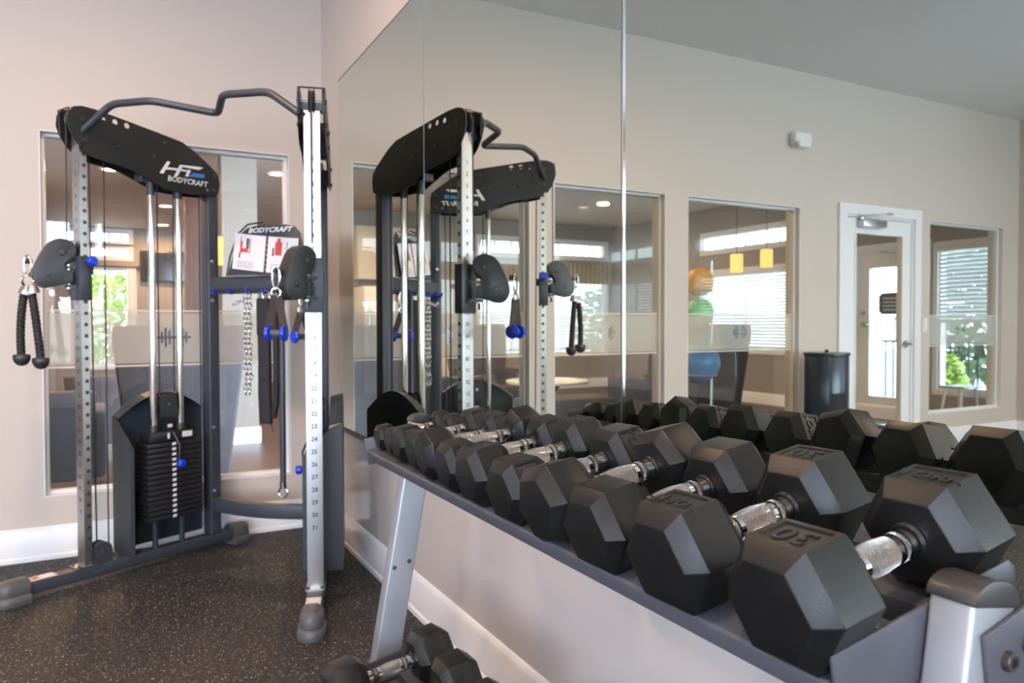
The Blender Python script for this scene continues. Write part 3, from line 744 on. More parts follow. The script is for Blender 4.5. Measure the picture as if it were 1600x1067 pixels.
    for i in range(len(fl)-1):
        a, b = fl[i], fl[i+1]
        mb.add([(a[0],a[1],.084),(b[0],b[1],.084),(b[0],b[1],b[2]),(a[0],a[1],a[2]),(a[0]+.004,a[1],.084),(b[0]+.004,b[1],.084),(b[0]+.004,b[1],b[2]),(a[0]+.004,a[1],a[2])],
               [(0,1,2,3),(4,7,6,5),(3,2,6,7),(0,4,5,1),(1,5,6,2),(0,3,7,4)], 'cover')
    # narrow rolled rim linking the arched top
    for i in range(N):
        a, b = ds[i], ds[i+1]
        mb.add([(a,yo,top(a)),(b,yo,top(b)),(b,yo+.05,top(b)-.012),(a,yo+.05,top(a)-.012)], [(0,1,2,3)], 'shroud')
    mb.build('shroud', parent=cm, smooth=40)
    # cables
    mb = B()
    for pa, pb in (((-.052, 0, 2.02), (-.056, 0, 1.45)), ((.102, 0, .135), (.104, 0, 1.86)), ((.050, .0, .17), (.040, 0, 1.88)), ((.350, 0, .76), (.350, 0, 1.86)), ((.424, 0, .76), (.432, 0, 1.86)), ((.386, 0, .66), (.386, 0, .70)), ((.565,0,.3),(.568,0,1.8))): mb.tube([pa, pb], .0032, 8, 'cable').mark()
    mb.build_each('cable', parent=cm)
    # carriage and swivelling pulley housing
    zc = 1.335 if left else 1.288
    h = .095 if left else .108
    mb = B(); mb.box((-.026, -.041, zc-h), (.026, .041, zc+h), 'frame'); cg = mb.build('carriage', parent=cm, bevel=.004)
    mb = B(); mb.box((.026,-.02,zc+.02),(.045,.02,zc+.06),'frame'); MBsub(mb, 'rear_lug', None, cg, cm)
    mb = B(); mb.lathe([(.041,.008),(.075,.008)], (.004,0,zc+.070), (0,1,0), 12, 'black_cap'); MBsub(mb, 'lock_pin', None, cg, cm)
    mb = B(); mb.lathe([(.070,.012),(.076,.021),(.100,.021),(.108,.014)], (.004,0,zc+.070), (0,1,0), 20, 'blue'); MBsub(mb, 'lock_knob', None, cg, cm)
    az = Vector((-.975, -.22, 0)).normalized() if left else Vector((-.84, -.54, 0)).normalized()
    hb0 = base if left else base+Vector((.0, -.034, -.018))
    nz = Vector((az.y, -az.x, 0))
    if nz.y > 0: nz = -nz
    zo = zc+.045
    H = MB(lambda p: hb0+az*p[0]+nz*p[1]+Vector((0,0,p[2]+zo)))
    P0 = [(.033,.047),(.020,.066),(.020,.090),(.033,.104),(.056,.117),(.082,.122),(.110,.117),(.135,.105),(.156,.085),(.176,.053),(.194,.018),(.206,-.014),(.209,-.042),(.200,-.066),(.184,-.082),(.163,-.090),(.140,-.090),(.110,-.083),(.075,-.073),(.036,-.068),(.036,-.018),(.058,-.016),(.070,-.006),(.071,.012),(.058,.028)]
    P0 = [(a*.84+.004, z) for a, z in P0]
    for y0, y1, nm in ((-.026,-.022,'outer_housing_plate'),(.022,.026,'inner_housing_plate')):
        hb = MB(H.tf); hb.prism(P0, y0, y1, lambda p, q, h_: (p, h_, q), 'cover'); o = hb.build(nm, parent=cm, bevel=.0012, smooth=30)
    hb = MB(H.tf)
    for a, z in ((.073, .062), (.126, -.030)):
        hb.lathe([(-.034,.007),(.034,.007)], (a,0,z), (0,1,0), 10, 'black_cap'); hb.lathe([(.026,.011),(.031,.011),(.033,.007)], (a,0,z), (0,1,0), 8, 'black_cap')
        if a > .1: pass
        hb.lathe([(-.014,.050),(-.012,.054),(-.004,.044),(.004,.044),(.012,.054),(.014,.050)], (a,0,z), (0,1,0), 28, 'black_cap')
    # dark rim band between the plates on the outward side
    hb.mark(); rim = P0[2:18]
    for i in range(len(rim)-1):
        a, b = rim[i], rim[i+1]; hb.add([(a[0],-.022,a[1]),(b[0],-.022,b[1]),(b[0],.022,b[1]),(a[0],.022,a[1])], [(0,1,2,3)], 'black_cap')
    hb.mark(); hb.marks = sorted(set(hb.marks)); hb.build_each('housing_pulley', parent=cm, smooth=40)
    hb = MB(H.tf)
    for z in (.0, -.080):
        hb.box((.0, -.012, z-.006), (.06, .012, z+.006), 'frame'); hb.lathe([(-.012,.011),(.012,.011)], (.047, 0, z+0), (0,0,1), 12, 'metal'); hb.lathe([(0,.008),(.012,.008)], (.047, 0, z+.012), (0,0,1), 10, 'chrome')
    hb.lathe([(-.10,.006),(.03,.006)], (.047,0,-.02), (0,0,1), 10, 'black_cap')
    hb.build('swivel_bracket', parent=cm)
    tip = hb0+az*.178+Vector((0,0,zo+.020))
    hb = MB(); hb.lathe([(0,.010),(.024,.013),(.030,.010)], tip, az, 14, 'black_cap'); hb.build('cable_stop', parent=cm)
    return T, tip+az*.034
TL, tipL = wing(LU, uL, nL, True)
TR, tipR = wing(RU, uR, nR, False)

# rear cross members between the towers
LP = Vector((-.618, -.202, 0)); RP = Vector((-.166, -.640, 0)); cv = (RP-LP).normalized(); cn = Vector((-.667, -.745, 0)).normalized()
cl = (RP-LP).length
BT = lambda p: LP+cv*p[0]+cn*p[1]+Vector((0,0,p[2]))
CB = lambda: MB(BT)
CB().box((.0, -.028, 1.302), (cl, .028, 1.372), 'frame').build('cross_bar', parent=cm, bevel=.006)
mb = CB(); mb.box((.02, .010, 1.286), (cl-.02, .030, 1.300), 'black_cap'); mb.build('hook_rail', parent=cm)
for s_ in (.070, .160, .260, .345, .48, .56):
    mb = CB(); mb.tube([(s_, .02, 1.293), (s_, .050, 1.287), (s_+.004, .066, 1.296), (s_+.004, .070, 1.312)], .0065, 8, 'blue'); mb.build('hook', parent=cm)
mb = CB(); pts = [(cl*k/10, .0-.0+.06*math.sin(PI*k/10), .232) for k in range(11)]
mb.tube(pts, .03, mat='frame', sq=(.024, .034)); mb.build('lower_brace', parent=cm, bevel=.005)
# pull-up bar
Mm = Vector((-.7515, -.864, 0)); aa = Vector((.665, .747, 0)); pp = Vector((.747, -.665, 0))
raw = [(-.520,-.018,1.962), (-.375,-.01,2.070), (-.181,-.01,2.070), (.036,.135,2.040), (.163,-.012,2.068), (.375,-.018,2.062), (.535,-.035,1.950)]
raw = [Mm+pp*a+aa*b+Vector((0,0,c)) for a, b, c in raw]
def rounded(pts, r=.035, n=6):
    out = [pts[0]]
    for i in range(1, len(pts)-1):
        a, b, c = pts[i-1], pts[i], pts[i+1]; u1 = (a-b); u2 = (c-b); r_ = min(r, u1.length*.45, u2.length*.45)
        p0 = b+u1.normalized()*r_; p1 = b+u2.normalized()*r_
        for k in range(n+1): t = k/n; out.append(p0*(1-t)**2+b*2*t*(1-t)+p1*t*t)
    return out+[pts[-1]]
MB().tube(rounded(raw), .0155, 16, 'frame').build('pull_up_bar', parent=cm, smooth=60)
# instruction board
mb = CB(); brd = [(.125,1.375),(.150,1.50),(.180,1.585),(.215,1.612),(.262,1.622),(.43,1.622),(.480,1.612),(.515,1.580),(.54,1.50),(.555,1.375)]
tl = lambda p, q, h: (p, .020+h-(q-1.375)*.16, q)
mb.prism(brd, 0, .006, tl, 'frame')
bo = mb.build('instruction_board', parent=cm, bevel=.0015)
mb = CB(); mb.tube([tl(.120,1.375,.004), tl(.128,1.47,.004), tl(.165,1.585,.004), tl(.215,1.63,.004), tl(.30,1.638,.004)], .005, 8, 'black_cap')
MBsub(mb, 'board_rim', None, bo, cm)
mb = CB(); vs, fs = text_mesh('BODYCRAFT', .040, .0003, .25, .001)
mb.add([tl(.345+v.x*1.05, 1.597+v.y*.85, .0068+v.z) for v in vs], fs, 'white_print'); MBsub(mb, 'board_lettering', None, bo, cm, smooth=0)
mb = CB(); mb.box((.15, .026, 1.374), (.54, .052, 1.380), 'frame'); MBsub(mb, 'book_ledge', None, bo, cm)

# booklet resting on the board
bk = empty('instruction_booklet', BT((.34, .05, 1.382)), 'open white spiral booklet of exercise pictures resting on the machine board', 'booklet')
def page(x0, x1, tilt, nm, marks):
    f = lambda p, q, h: tl(p, q+(p-.34)*tilt, .010+h+abs(p-.34)*.05)
    mb = CB(); mb.prism([(x0, 1.388), (x1, 1.388), (x1, 1.565), (x0, 1.565)], 0, .003, f, 'paper')
    for (a, b, c, d, m_) in marks: mb.add([f(p, q, .0036) for p, q in ((a,c),(b,c),(b,d),(a,d))], [(0,1,2,3)], m_)
    mb.build(nm, parent=bk, smooth=0)
Mk = lambda ox: [(ox+.030,ox+.042,1.47,1.53,'red_print'),(ox+.042,ox+.075,1.475,1.495,'red_print'),(ox+.062,ox+.078,1.495,1.545,'notice'),(ox+.026,ox+.034,1.445,1.47,'dark_print'),(ox+.082,ox+.086,1.47,1.545,'dark_print'),(ox+.03,ox+.034,1.51,1.55,'dark_print')]+[(ox+.02,ox+.11,1.40+k*.009,1.402+k*.009,'notice') for k in range(4)]
page(.160, .333, -.12, 'left_page', Mk(.165))
page(.347, .520, -.10, 'right_page', [(.39,.43,1.475,1.540,'red_print'),(.40,.42,1.54,1.558,'red_print'),(.375,.385,1.47,1.51,'dark_print'),(.455,.459,1.47,1.545,'dark_print')]+[(.37,.49,1.40+k*.009,1.402+k*.009,'notice') for k in range(4)])
mb = CB()
for k in range(7): mb.tube([tl(.333, 1.40+k*.024, .012), tl(.336, 1.401+k*.024, .024), tl(.344, 1.401+k*.024, .024), tl(.347, 1.40+k*.024, .012)], .0018, 6, 'sticker')
mb.build('spiral_binding', parent=bk)

# ------------------------------------------------------------------ attachments
def carabiner(mb, c, u, h=.075, w=.030, r=.0042, mat='chrome'):
    c = Vector(c); u = Vector(u); pts = []
    for k in range(20):
        th = 2*PI*k/20; pts.append(c+u*math.cos(th)*w/2*(1+.15*math.sin(th))+Vector((0,0,math.sin(th)*h/2)))
    mb.tube(pts, r, 8, mat, closed=True)
X1 = Vector((1,0,0))
# rope
rc = tipL+Vector((.018, -.012, 0))
rp = empty('triceps_rope', (rc.x, rc.y, .95), 'black twisted rope handle with two end cups hanging from the left pulley', 'rope')
mb = MB(); carabiner(mb, rc+Vector((0,0,-.020)), Vector((.9,-.3,0)), .085, .03); carabiner(mb, rc+Vector((.0,0,-.085)), Vector((.8,.5,0)), .05, .05, .005); mb.build('carabiner', parent=rp)
mb = MB(); mb.lathe([(0,.026),(.02,.024),(.035,.018)], rc+Vector((-.012,0,-.140)), (.3,0,1), 14, 'metal').lathe([(0,.024),(.02,.022),(.035,.016)], rc+Vector((.02,0,-.135)), (-.2,0,1), 14, 'metal'); mb.build('ferrule', parent=rp)
def strand(p0, p1, p2):
    mb = MB(); N = 60; ctr = []
    for k in range(N+1): t = k/N; ctr.append(Vector(p0)*(1-t)**2+Vector(p1)*2*t*(1-t)+Vector(p2)*t*t)
    for s_ in range(3):
        pts = []
        for k, c in enumerate(ctr):
            th = 2*PI*(k/N*5.5+s_/3); pts.append(c+Vector((math.cos(th), math.sin(th), 0))*.0078)
        mb.tube(pts, .0088, 8, 'rope')
    return mb
for sg, e, nm in ((-1, Vector((-.026, .0, -.400)), 'rope_strand'), (1, Vector((.042, -.01, -.415)), 'rope_strand')):
    p0 = rc+Vector((.012*sg, 0, -.125)); p2 = rc+e; p1 = (p0+p2)/2+Vector((-.016 if sg < 0 else .004, 0, .0))
    strand(p0, p1, p2).build(nm, parent=rp, smooth=60)
    mb = MB(); mb.lathe([(.012,.029),(.006,.0325),(-.008,.0315),(-.022,.026),(-.032,.016),(-.036,.004)], p2, (0,0,1), 24, 'black_cap'); mb.build('end_cup', parent=rp)
# stirrup handles
def stirrup(c, du, label, h=.235, spread=.040, grip=True):
    c = Vector(c); du = Vector(du).normalized()
    t = empty('stirrup_handle', (c.x, c.y, c.z-h), label, 'handle', 'webbing handles with blue grip ends')
    mb = MB(); carabiner(mb, c+Vector((0,0,-.030)), du, .085, .030); mb.tube([c+du*(.018*math.cos(2*PI*k/14))+Vector((0,0,-.085+.018*math.sin(2*PI*k/14))) for k in range(14)], .004, 8, 'chrome', closed=True); mb.build('carabiner', parent=t)
    mb = MB(); nn = Vector((-du.y, du.x, 0))
    for sg in (-1, 1):
        a = c+du*sg*.006+Vector((0,0,-.095)); b = c+du*sg*spread+Vector((0,0,-h+.012))
        mb.tube([a, (a+b)/2, b], .01, mat='brown_web', sq=(.0025, .0145))
    mb.build('strap', parent=t)
    mb = MB(); mb.lathe([(-spread-.006,.0135),(spread+.006,.0135)], c+Vector((0,0,-h)), du, 20, 'rack_dark'); g = mb.build('grip', parent=t)
    for sg in (-1, 1):
        mb = MB(); o_ = c+du*sg*spread+Vector((0,0,-h)); mb.lathe([(-.010,.014),(-.008,.026),(-.002,.031),(.006,.029),(.010,.016)], o_, du, 24, 'blue'); mb.build('grip_end', parent=t)
stirrup(tipR+Vector((.008,-.0,.0)), (.82, -.55, 0), 'stirrup handle with blue grip ends hanging from the right pulley', spread=.030)
stirrup(BT((.56, .062, 1.286)), (.70, .3, 0), 'spare blue ended strap handle hanging behind the right upright', h=.21)
# chain
ch = MB(); c0 = BT((.264, .064, 1.285)); 
for strand_ in (-1, 1):
    for k in range(20):
        z = c0.z-.012-k*.0245; a = (k+strand_) % 2
        c = Vector((c0.x+strand_*.009+.004*math.sin(k*1.3), c0.y, z)); u_ = Vector((1,0,0)) if a else Vector((.3,1,0)).normalized()
        pts = [c+u_*math.cos(2*PI*q/12)*.0085+Vector((0,0,math.sin(2*PI*q/12)*.0165)) for q in range(12)]
        ch.tube(pts, .0032, 6, 'chrome', closed=True)
for k in range(5):
    c = Vector((c0.x-.015-k*.011, c0.y+.01, c0.z-.035-.004*k)); pts = [c+Vector((math.cos(2*PI*q/10)*.011, 0, math.sin(2*PI*q/10)*.006)) for q in range(10)]; ch.tube(pts, .003, 6, 'chrome', closed=True)
tag(ch.build('steel_chain', smooth=60), 'bright steel chain doubled over a blue hook on the machine cross bar', 'chain')
# padded strap
st = empty('padded_strap', BT((.37, .07, .64)), 'black padded harness strap hanging beside the chain from the cross bar', 'strap')
mb = CB(); 
secs = [(.0,1.262),(.0,1.215),(.0,1.09),(.002,.98),(.002,.90),(.0,.80),(.004,.70),(.006,.655)]
def slab(x0, x1, y0, y1, secs_, m_):
    rings = []
    for dx, z in secs_: rings.append([(x0+dx,y0,z),(x1+dx,y0,z),(x1+dx,y1,z),(x0+dx,y1,z)])
    mb.loft(rings, m_)
slab(.325, .388, .050, .078, secs, 'black_fabric'); mb.build('front_pad', parent=st, bevel=.006)
mb = CB(); slab(.392, .420, .040, .066, [(0,1.262),(.008,1.10),(.010,.90),(.004,.75),(-.012,.68)], 'black_fabric'); mb.build('rear_pad', parent=st, bevel=.006)
mb = CB(); mb.box((.325,.0785,1.085),(.388,.081,1.255),'black_fabric').mark().box((.330,.0785,.86),(.386,.080,.93),'black_fabric'); mb.build_each('stitched_patch', parent=st, bevel=.001)
mb = CB(); mb.tube([(.350,.06,1.262),(.345,.062,1.292),(.362,.062,1.302),(.385,.06,1.288),(.385,.06,1.262)], .004, 8, 'chrome'); mb.tube([(.385,.06,.66),(.392,.06,.63),(.400,.06,.615)], .005, 8, 'cable'); mb.build('ring', parent=st)
# long straight bar
br = empty('long_pulldown_bar', BT((.425, .045, .33)), 'long dark straight bar hanging vertically behind the right tower', 'bar')
mb = CB(); mb.lathe([(.37,.0145),(1.285,.0145)], (.448, .055, 0), (0,0,1), 16, 'frame'); mb.build('shaft', parent=br)
mb = CB(); mb.lathe([(.345,.017),(.375,.017)], (.448,.055,0), (0,0,1), 16, 'chrome'); mb.tube([(.448+.024*math.cos(2*PI*k/16), .055, .325+.024*math.sin(2*PI*k/16)) for k in range(16)], .0045, 8, 'chrome', closed=True); mb.build('end_ring', parent=br)

# ------------------------------------------------------------------ waste bin
wb = empty('waste_bin', (-3.80, -.30, 0), 'tall glossy dark waste bin with a front opening between window and door', 'bin')
mb = MB(); mb.lathe([(0,.158),(.01,.161),(.50,.161),(.885,.161),(.890,.158)], (-3.80,-.30,0), (0,0,1), 48, 'bin'); mb.build('drum', parent=wb)
mb = MB(); mb.lathe([(.888,.168),(.900,.170),(.912,.166),(.914,.14)], (-3.80,-.30,0), (0,0,1), 48, 'bin'); mb.lathe([(.912,.012),(.930,.016),(.934,.008)], (-3.80,-.30,0),(0,0,1),16,'bin'); mb.build('lid', parent=wb)
mb = MB(); n = 14
rings = [[(-3.80+.1618*math.cos(a), -.30+.1618*math.sin(a), z) for a in [math.radians(-98+k*(52/n)) for k in range(n+1)]] for z in (.475, .61)]
mb.loft(rings, 'bin_hole', caps=False, closed=False); mb.build('opening', parent=wb)

# ------------------------------------------------------------------ lounge beyond the glass
XE = -7.02
wm = 'lounge_wall'
ext = [(.20, .86, .40, 1.98), (1.02, 1.92, .0, 2.0), (2.95, 4.62, .76, 1.90), (2.95, 4.62, 2.24, 2.48)]
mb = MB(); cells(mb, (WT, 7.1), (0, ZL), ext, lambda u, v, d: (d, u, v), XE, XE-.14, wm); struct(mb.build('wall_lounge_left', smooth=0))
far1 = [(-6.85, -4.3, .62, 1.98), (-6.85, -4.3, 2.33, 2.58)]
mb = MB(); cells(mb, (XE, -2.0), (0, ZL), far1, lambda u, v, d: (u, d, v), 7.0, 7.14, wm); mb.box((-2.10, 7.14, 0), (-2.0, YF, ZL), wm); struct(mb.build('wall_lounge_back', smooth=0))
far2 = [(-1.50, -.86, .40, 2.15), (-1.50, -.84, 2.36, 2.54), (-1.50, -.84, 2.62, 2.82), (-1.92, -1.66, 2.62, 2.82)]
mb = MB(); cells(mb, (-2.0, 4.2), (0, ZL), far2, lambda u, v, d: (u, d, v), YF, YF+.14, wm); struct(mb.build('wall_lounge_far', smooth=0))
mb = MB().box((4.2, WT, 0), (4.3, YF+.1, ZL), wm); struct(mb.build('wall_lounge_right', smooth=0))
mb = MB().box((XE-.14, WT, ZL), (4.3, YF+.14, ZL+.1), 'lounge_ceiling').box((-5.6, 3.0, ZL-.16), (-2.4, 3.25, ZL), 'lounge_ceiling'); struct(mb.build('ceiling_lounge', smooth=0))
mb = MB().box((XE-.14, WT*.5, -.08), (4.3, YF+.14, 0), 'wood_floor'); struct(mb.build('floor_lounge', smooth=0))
# column and brown panel
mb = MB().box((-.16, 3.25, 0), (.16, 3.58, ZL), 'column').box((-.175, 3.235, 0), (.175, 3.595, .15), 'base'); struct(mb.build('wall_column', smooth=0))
mb = MB().box((-.33, 5.2, 0), (-.10, 5.5, ZL), 'brown'); struct(mb.build('wall_brown_pier', smooth=0))
baseboard('baseboard_lounge', (XE, WT, 0), (XE, 7, 0), (1, 0, 0)); baseboard('baseboard_lounge', (XE, 7, 0), (-2, 7, 0), (0, -1, 0))

# outer windows
def ext_window(i, axis, pos, a, b, z0, z1, muntins=0, depth=.14, sgn=1):
    fn = (lambda u, v, d: (pos-sgn*d, u, v)) if axis == 'x' else (lambda u, v, d: (u, pos+sgn*d, v))
    mb = MB(); cells(mb, (a-.055, b+.055), (z0-.055, z1+.055), [(a, b, z0, z1)], fn, -.018, 0, 'base')
    cells(mb, (a, b), (z0, z1), [(a+.03, b-.03, z0+.03, z1-.03)], fn, .0, .10, 'base')
    for k in range(1, muntins+1):
        u = a+(b-a)*k/(muntins+1); w_ = .022 if (k == (muntins+1)/2) else .009
        p = [fn(u-w_, z0, .05), fn(u+w_, z1, .075)]
        mb.box(tuple(min(p[0][q], p[1][q]) for q in range(3)), tuple(max(p[0][q], p[1][q]) for q in range(3)), 'base')
    w = struct(mb.build('window_%d' % i, smooth=0))
    g = MB(); g.add([fn(a, z0, .062), fn(b, z0, .062), fn(b, z1, .062), fn(a, z1, .062)], [(0,1,2,3)], 'glass_ext' if i >= 14 else 'glass_dimmed'); g.build('pane', parent=w, smooth=0)
    return w
def blind(axis, pos, a, b, z0, z1, label, sgn=1, pitch=.045, off=-.005):
    mb = MB(); n = int((z1-z0)/pitch)
    for k in range(n):
        z = z1-.04-k*pitch
        if axis == 'x': mb.add([(pos+sgn*(.010-off), a, z-.018), (pos+sgn*(.010-off), b, z-.018), (pos+sgn*(.032-off), b, z+.018), (pos+sgn*(.032-off), a, z+.018)], [(0,1,2,3)], 'blind')
        else: mb.add([(a, pos-sgn*(.010-off), z-.018), (b, pos-sgn*(.010-off), z-.018), (b, pos-sgn*(.032-off), z+.018), (a, pos-sgn*(.032-off), z+.018)], [(0,1,2,3)], 'blind')
    t = empty('window_blind', (pos, (a+b)/2, z1) if axis == 'x' else ((a+b)/2, pos, z1), label, 'blind')
    mb.build('slats', parent=t, smooth=0, recalc=False)
    mb = MB()
    if axis == 'x': mb.box((min(pos+sgn*.0, pos+sgn*.06), a, z1-.035), (max(pos+sgn*.0, pos+sgn*.06), b, z1), 'blind')
    else: mb.box((a, min(pos, pos-sgn*.06), z1-.035), (b, max(pos, pos-sgn*.06), z1), 'blind')
    mb.build('head_rail', parent=t)
ext_window(5, 'x', XE, .20, .86, .40, 1.98); ext_window(6, 'x', XE, 2.95, 4.62, .76, 1.90, 1); ext_window(7, 'x', XE, 2.95, 4.62, 2.24, 2.48, 7)
ext_window(8, 'y', 7.0, -6.85, -4.3, .62, 1.98, 3); ext_window(9, 'y', 7.0, -6.85, -4.3, 2.33, 2.58, 7)
ext_window(10, 'y', YF, -1.50, -.86, .40, 2.15, 1); ext_window(11, 'y', YF, -1.50, -.84, 2.36, 2.54, 3); ext_window(12, 'y', YF, -1.50, -.84, 2.62, 2.82, 1); ext_window(13, 'y', YF, -1.92, -1.66, 2.62, 2.82)
for i, (a, b, c, d) in enumerate(LW): ext_window(14+i, 'x', XL, a, b, c, d, 1)
for i, (a, b, c, d) in enumerate(RW): ext_window(18+i, 'y', YB, a, b, c, d, 1, sgn=-1)
blind('x', XE, .22, .84, 1.12, 1.96, 'white slatted blind half down over the entrance window by the plant')
blind('x', XE, 2.97, 4.60, .78, 1.88, 'wide white slatted blind lowered over the lounge side window')
blind('y', 7.0, -6.83, -4.32, .66, 1.90, 'white slatted blind on the far lounge window under the tan valance')
blind('x', XL, -4.60, -2.97, .78, 1.88, 'white slatted blind over the gym side window nearer the glass door', pitch=.050)
blind('x', XL, -6.98, -5.32, .78, 1.88, 'white slatted blind over the gym side window in the rear corner', pitch=.050)
mb = MB(); n = 60
mb.loft([[(-6.95+2.75*k/n, 6.93-.012*(k % 2), z) for k in range(n+1)] for z in (1.86, 2.20)], 'valance', caps=False, closed=False)
mb.box((-6.96, 6.94, 2.18), (-4.19, 6.995, 2.21), 'valance')
tag(mb.build('valance', smooth=0), 'tan striped fabric valance over the far lounge window', 'curtain')
# vestibule door in the outer wall
mb = MB(); fx = lambda u, v, d: (XE-d, u, v)
cells(mb, (.94, 2.0), (0, 2.08), [(1.02, 1.92, -1, 2.0)], fx, -.02, 0, 'base'); cells(mb, (1.02, 1.92), (0, 2.0), [(1.04, 1.90, -1, 1.98)], fx, 0, .14, 'base')
d2 = struct(mb.build('door_2', smooth=0))
mb = MB(); cells(mb, (1.04, 1.90), (.01, 1.98), [(1.18, 1.74, .26, 1.80)], fx, .03, .07, 'base'); lf = mb.build('door_leaf', parent=d2, smooth=0)
mb = MB(); mb.add([fx(1.18,.26,.05), fx(1.74,.26,.05), fx(1.74,1.80,.05), fx(1.18,1.80,.05)], [(0,1,2,3)], 'glass_dimmed'); mb.build('pane', parent=lf, smooth=0)
mb = MB(); cells(mb, (1.18, 1.74), (.93, 1.18), emblem_holes(1.50, 1.06, 1.0), fx, .045, None, 'frost'); mb.build('frosted_band', parent=lf, smooth=0)
mb = MB(); mb.prism([(1.32,1.24),(1.58,1.24),(1.62,1.28),(1.62,1.46),(1.58,1.50),(1.32,1.50),(1.28,1.46),(1.28,1.28)], .040, .042, fx, 'notice')
for k in range(4): mb.add([fx(1.34, 1.29+k*.045, .0395), fx(1.56, 1.29+k*.045, .0395), fx(1.56, 1.305+k*.045, .0395), fx(1.34, 1.305+k*.045, .0395)], [(0,1,2,3)], 'sticker')
mb.build('notice_sign', parent=lf, smooth=0)
mb = MB(); mb.disc((XE-.03, 1.82, 1.26), (1,0,0), .028, .02, 20, 'metal').disc((XE-.03, 1.82, 1.12), (1,0,0), .03, .02, 20, 'metal').tube([(XE+.02,1.82,1.12),(XE+.025,1.72,1.12)], .009, 10, 'metal'); mb.build('door_handle', parent=lf)
mb = MB(); mb.box((XE-.03, 1.10, 1.86), (XE+.03, 1.36, 1.93), 'metal'); mb.tube([(XE+.02,1.2,1.93),(XE+.16,1.35,1.95),(XE+.02,1.55,1.99)], .008, 8, 'metal'); mb.build('door_closer', parent=d2)

# lounge furniture
def highback(x, y, rz, label):
    t = empty('high_back_chair', (x, y, 0), label, 'chair', 'mauve high back chairs in the lounge')
    Rm = Matrix.Rotation(rz, 3, 'Z'); B_ = lambda: MB(lambda p: Vector((x, y, 0))+Rm@Vector(p))
    mb = B_(); rings = []
    for z, w_, yy_, th in ((.12,.28,-.02,.09),(.45,.32,-.01,.09),(.80,.36,.03,.08),(1.05,.385,.07,.06),(1.13,.38,.085,.04)):
        rings.append([(-w_,yy_,z),(w_,yy_,z),(w_,yy_+th,z),(-w_,yy_+th,z)])
    mb.loft(rings, 'mauve'); mb.build('backrest', parent=t, bevel=.02, bseg=3, smooth=50)
    mb = B_(); mb.box((-.30, -.50, .34), (.30, .0, .47), 'mauve'); mb.build('seat', parent=t, bevel=.03, bseg=3, smooth=50)
    for sx in (-.27, .27):
        mb = B_(); mb.box((sx-.04, -.46, .36), (sx+.04, .02, .66), 'mauve'); mb.build('arm', parent=t, bevel=.02)
        for sy in (-.45, .03):
            mb = B_(); mb.tube([(sx, sy, .35), (sx*1.06, sy, 0)], [.022, .014], 8, 'brown'); mb.build('leg', parent=t)
highback(-.68, .98, PI, 'mauve high back chair facing away just beyond the first window')
highback(-3.30, .95, PI*.92, 'mauve high back chair with a slanted side seen through the third window')
highback(-4.18, 1.35, PI*1.02, 'mauve high back chair standing further left toward the glass door')
highback(-2.55, 3.3, 0, 'mauve high back chair behind the round white table')
def armchair(x, y, rz, label):
    t = empty('armchair', (x, y, 0), label, 'chair', 'grey lounge armchairs')
    Rm = Matrix.Rotation(rz, 3, 'Z'); B_ = lambda: MB(lambda p: Vector((x, y, 0))+Rm@Vector(p))
    mb = B_(); mb.loft([[(a, b, z) for a, b in ((-.34,.22+dy),(-.2,.30+dy),(.2,.30+dy),(.34,.22+dy),(.30,.14+dy),(-.30,.14+dy))] for z, dy in ((.10,0),(.40,.02),(.62,.06),(.70,.075))], 'grey_fabric'); mb.build('backrest', parent=t, bevel=.02, bseg=3, smooth=60)
    mb = B_(); mb.box((-.28,-.34,.24),(.28,.18,.42),'grey_fabric'); mb.build('seat', parent=t, bevel=.04, bseg=3)
    for sx in (-.33, .33): mb = B_(); mb.box((sx-.055,-.34,.10),(sx+.055,.24,.56),'grey_fabric'); mb.build('arm', parent=t, bevel=.03, bseg=3)
    for sx in (-.3,.3):
        for sy in (-.3,.22): mb = B_(); mb.tube([(sx,sy,.11),(sx,sy,0)], .016, 8, 'brown'); mb.build('leg', parent=t)
armchair(-1.50, 1.75, PI, 'low grey armchair seen behind the left tower of the cable machine')
armchair(-1.05, 3.4, PI*.9, 'low grey armchair further back, behind the nearer one')
# round table with bowl
rt = empty('round_table', (-2.75, 2.15, 0), 'low round white topped table on brown crossed legs beyond the second window', 'table')
mb = MB(); mb.lathe([(.545,.38),(.550,.41),(.572,.415),(.580,.40)], (-2.75,2.15,0), (0,0,1), 48, 'marble'); mb.build('table_top', parent=rt)
for k in range(3):
    a = 2*PI*k/3+.5; mb = MB(); mb.tube([(-2.75+.28*math.cos(a), 2.15+.28*math.sin(a), 0), (-2.75-.12*math.cos(a), 2.15-.12*math.sin(a), .548)], [.016,.028], 8, 'brown'); mb.build('leg', parent=rt)
mb = MB(); mb.lathe([(.580,.08),(.590,.13),(.640,.17),(.645,.165),(.60,.12),(.592,.05)], (-2.62,2.2,0), (0,0,1), 32, 'brown'); tag(mb.build('wooden_bowl'), 'shallow brown wooden bowl on the round white table', 'bowl')
# low dark bench
mb = MB(); mb.box((-2.45,.55,.38),(-1.72,.95,.56),'mauve')
t = empty('bench', (-2.08,.75,0), 'low dark upholstered bench below the right side of the second window', 'bench')
mb.build('cushion', parent=t, bevel=.03, bseg=3)
for sx in (-2.38,-1.79):
    for sy in (.61,.89): MB().tube([(sx,sy,0),(sx,sy,.39)], .02, 8, 'brown').build('leg', parent=t)
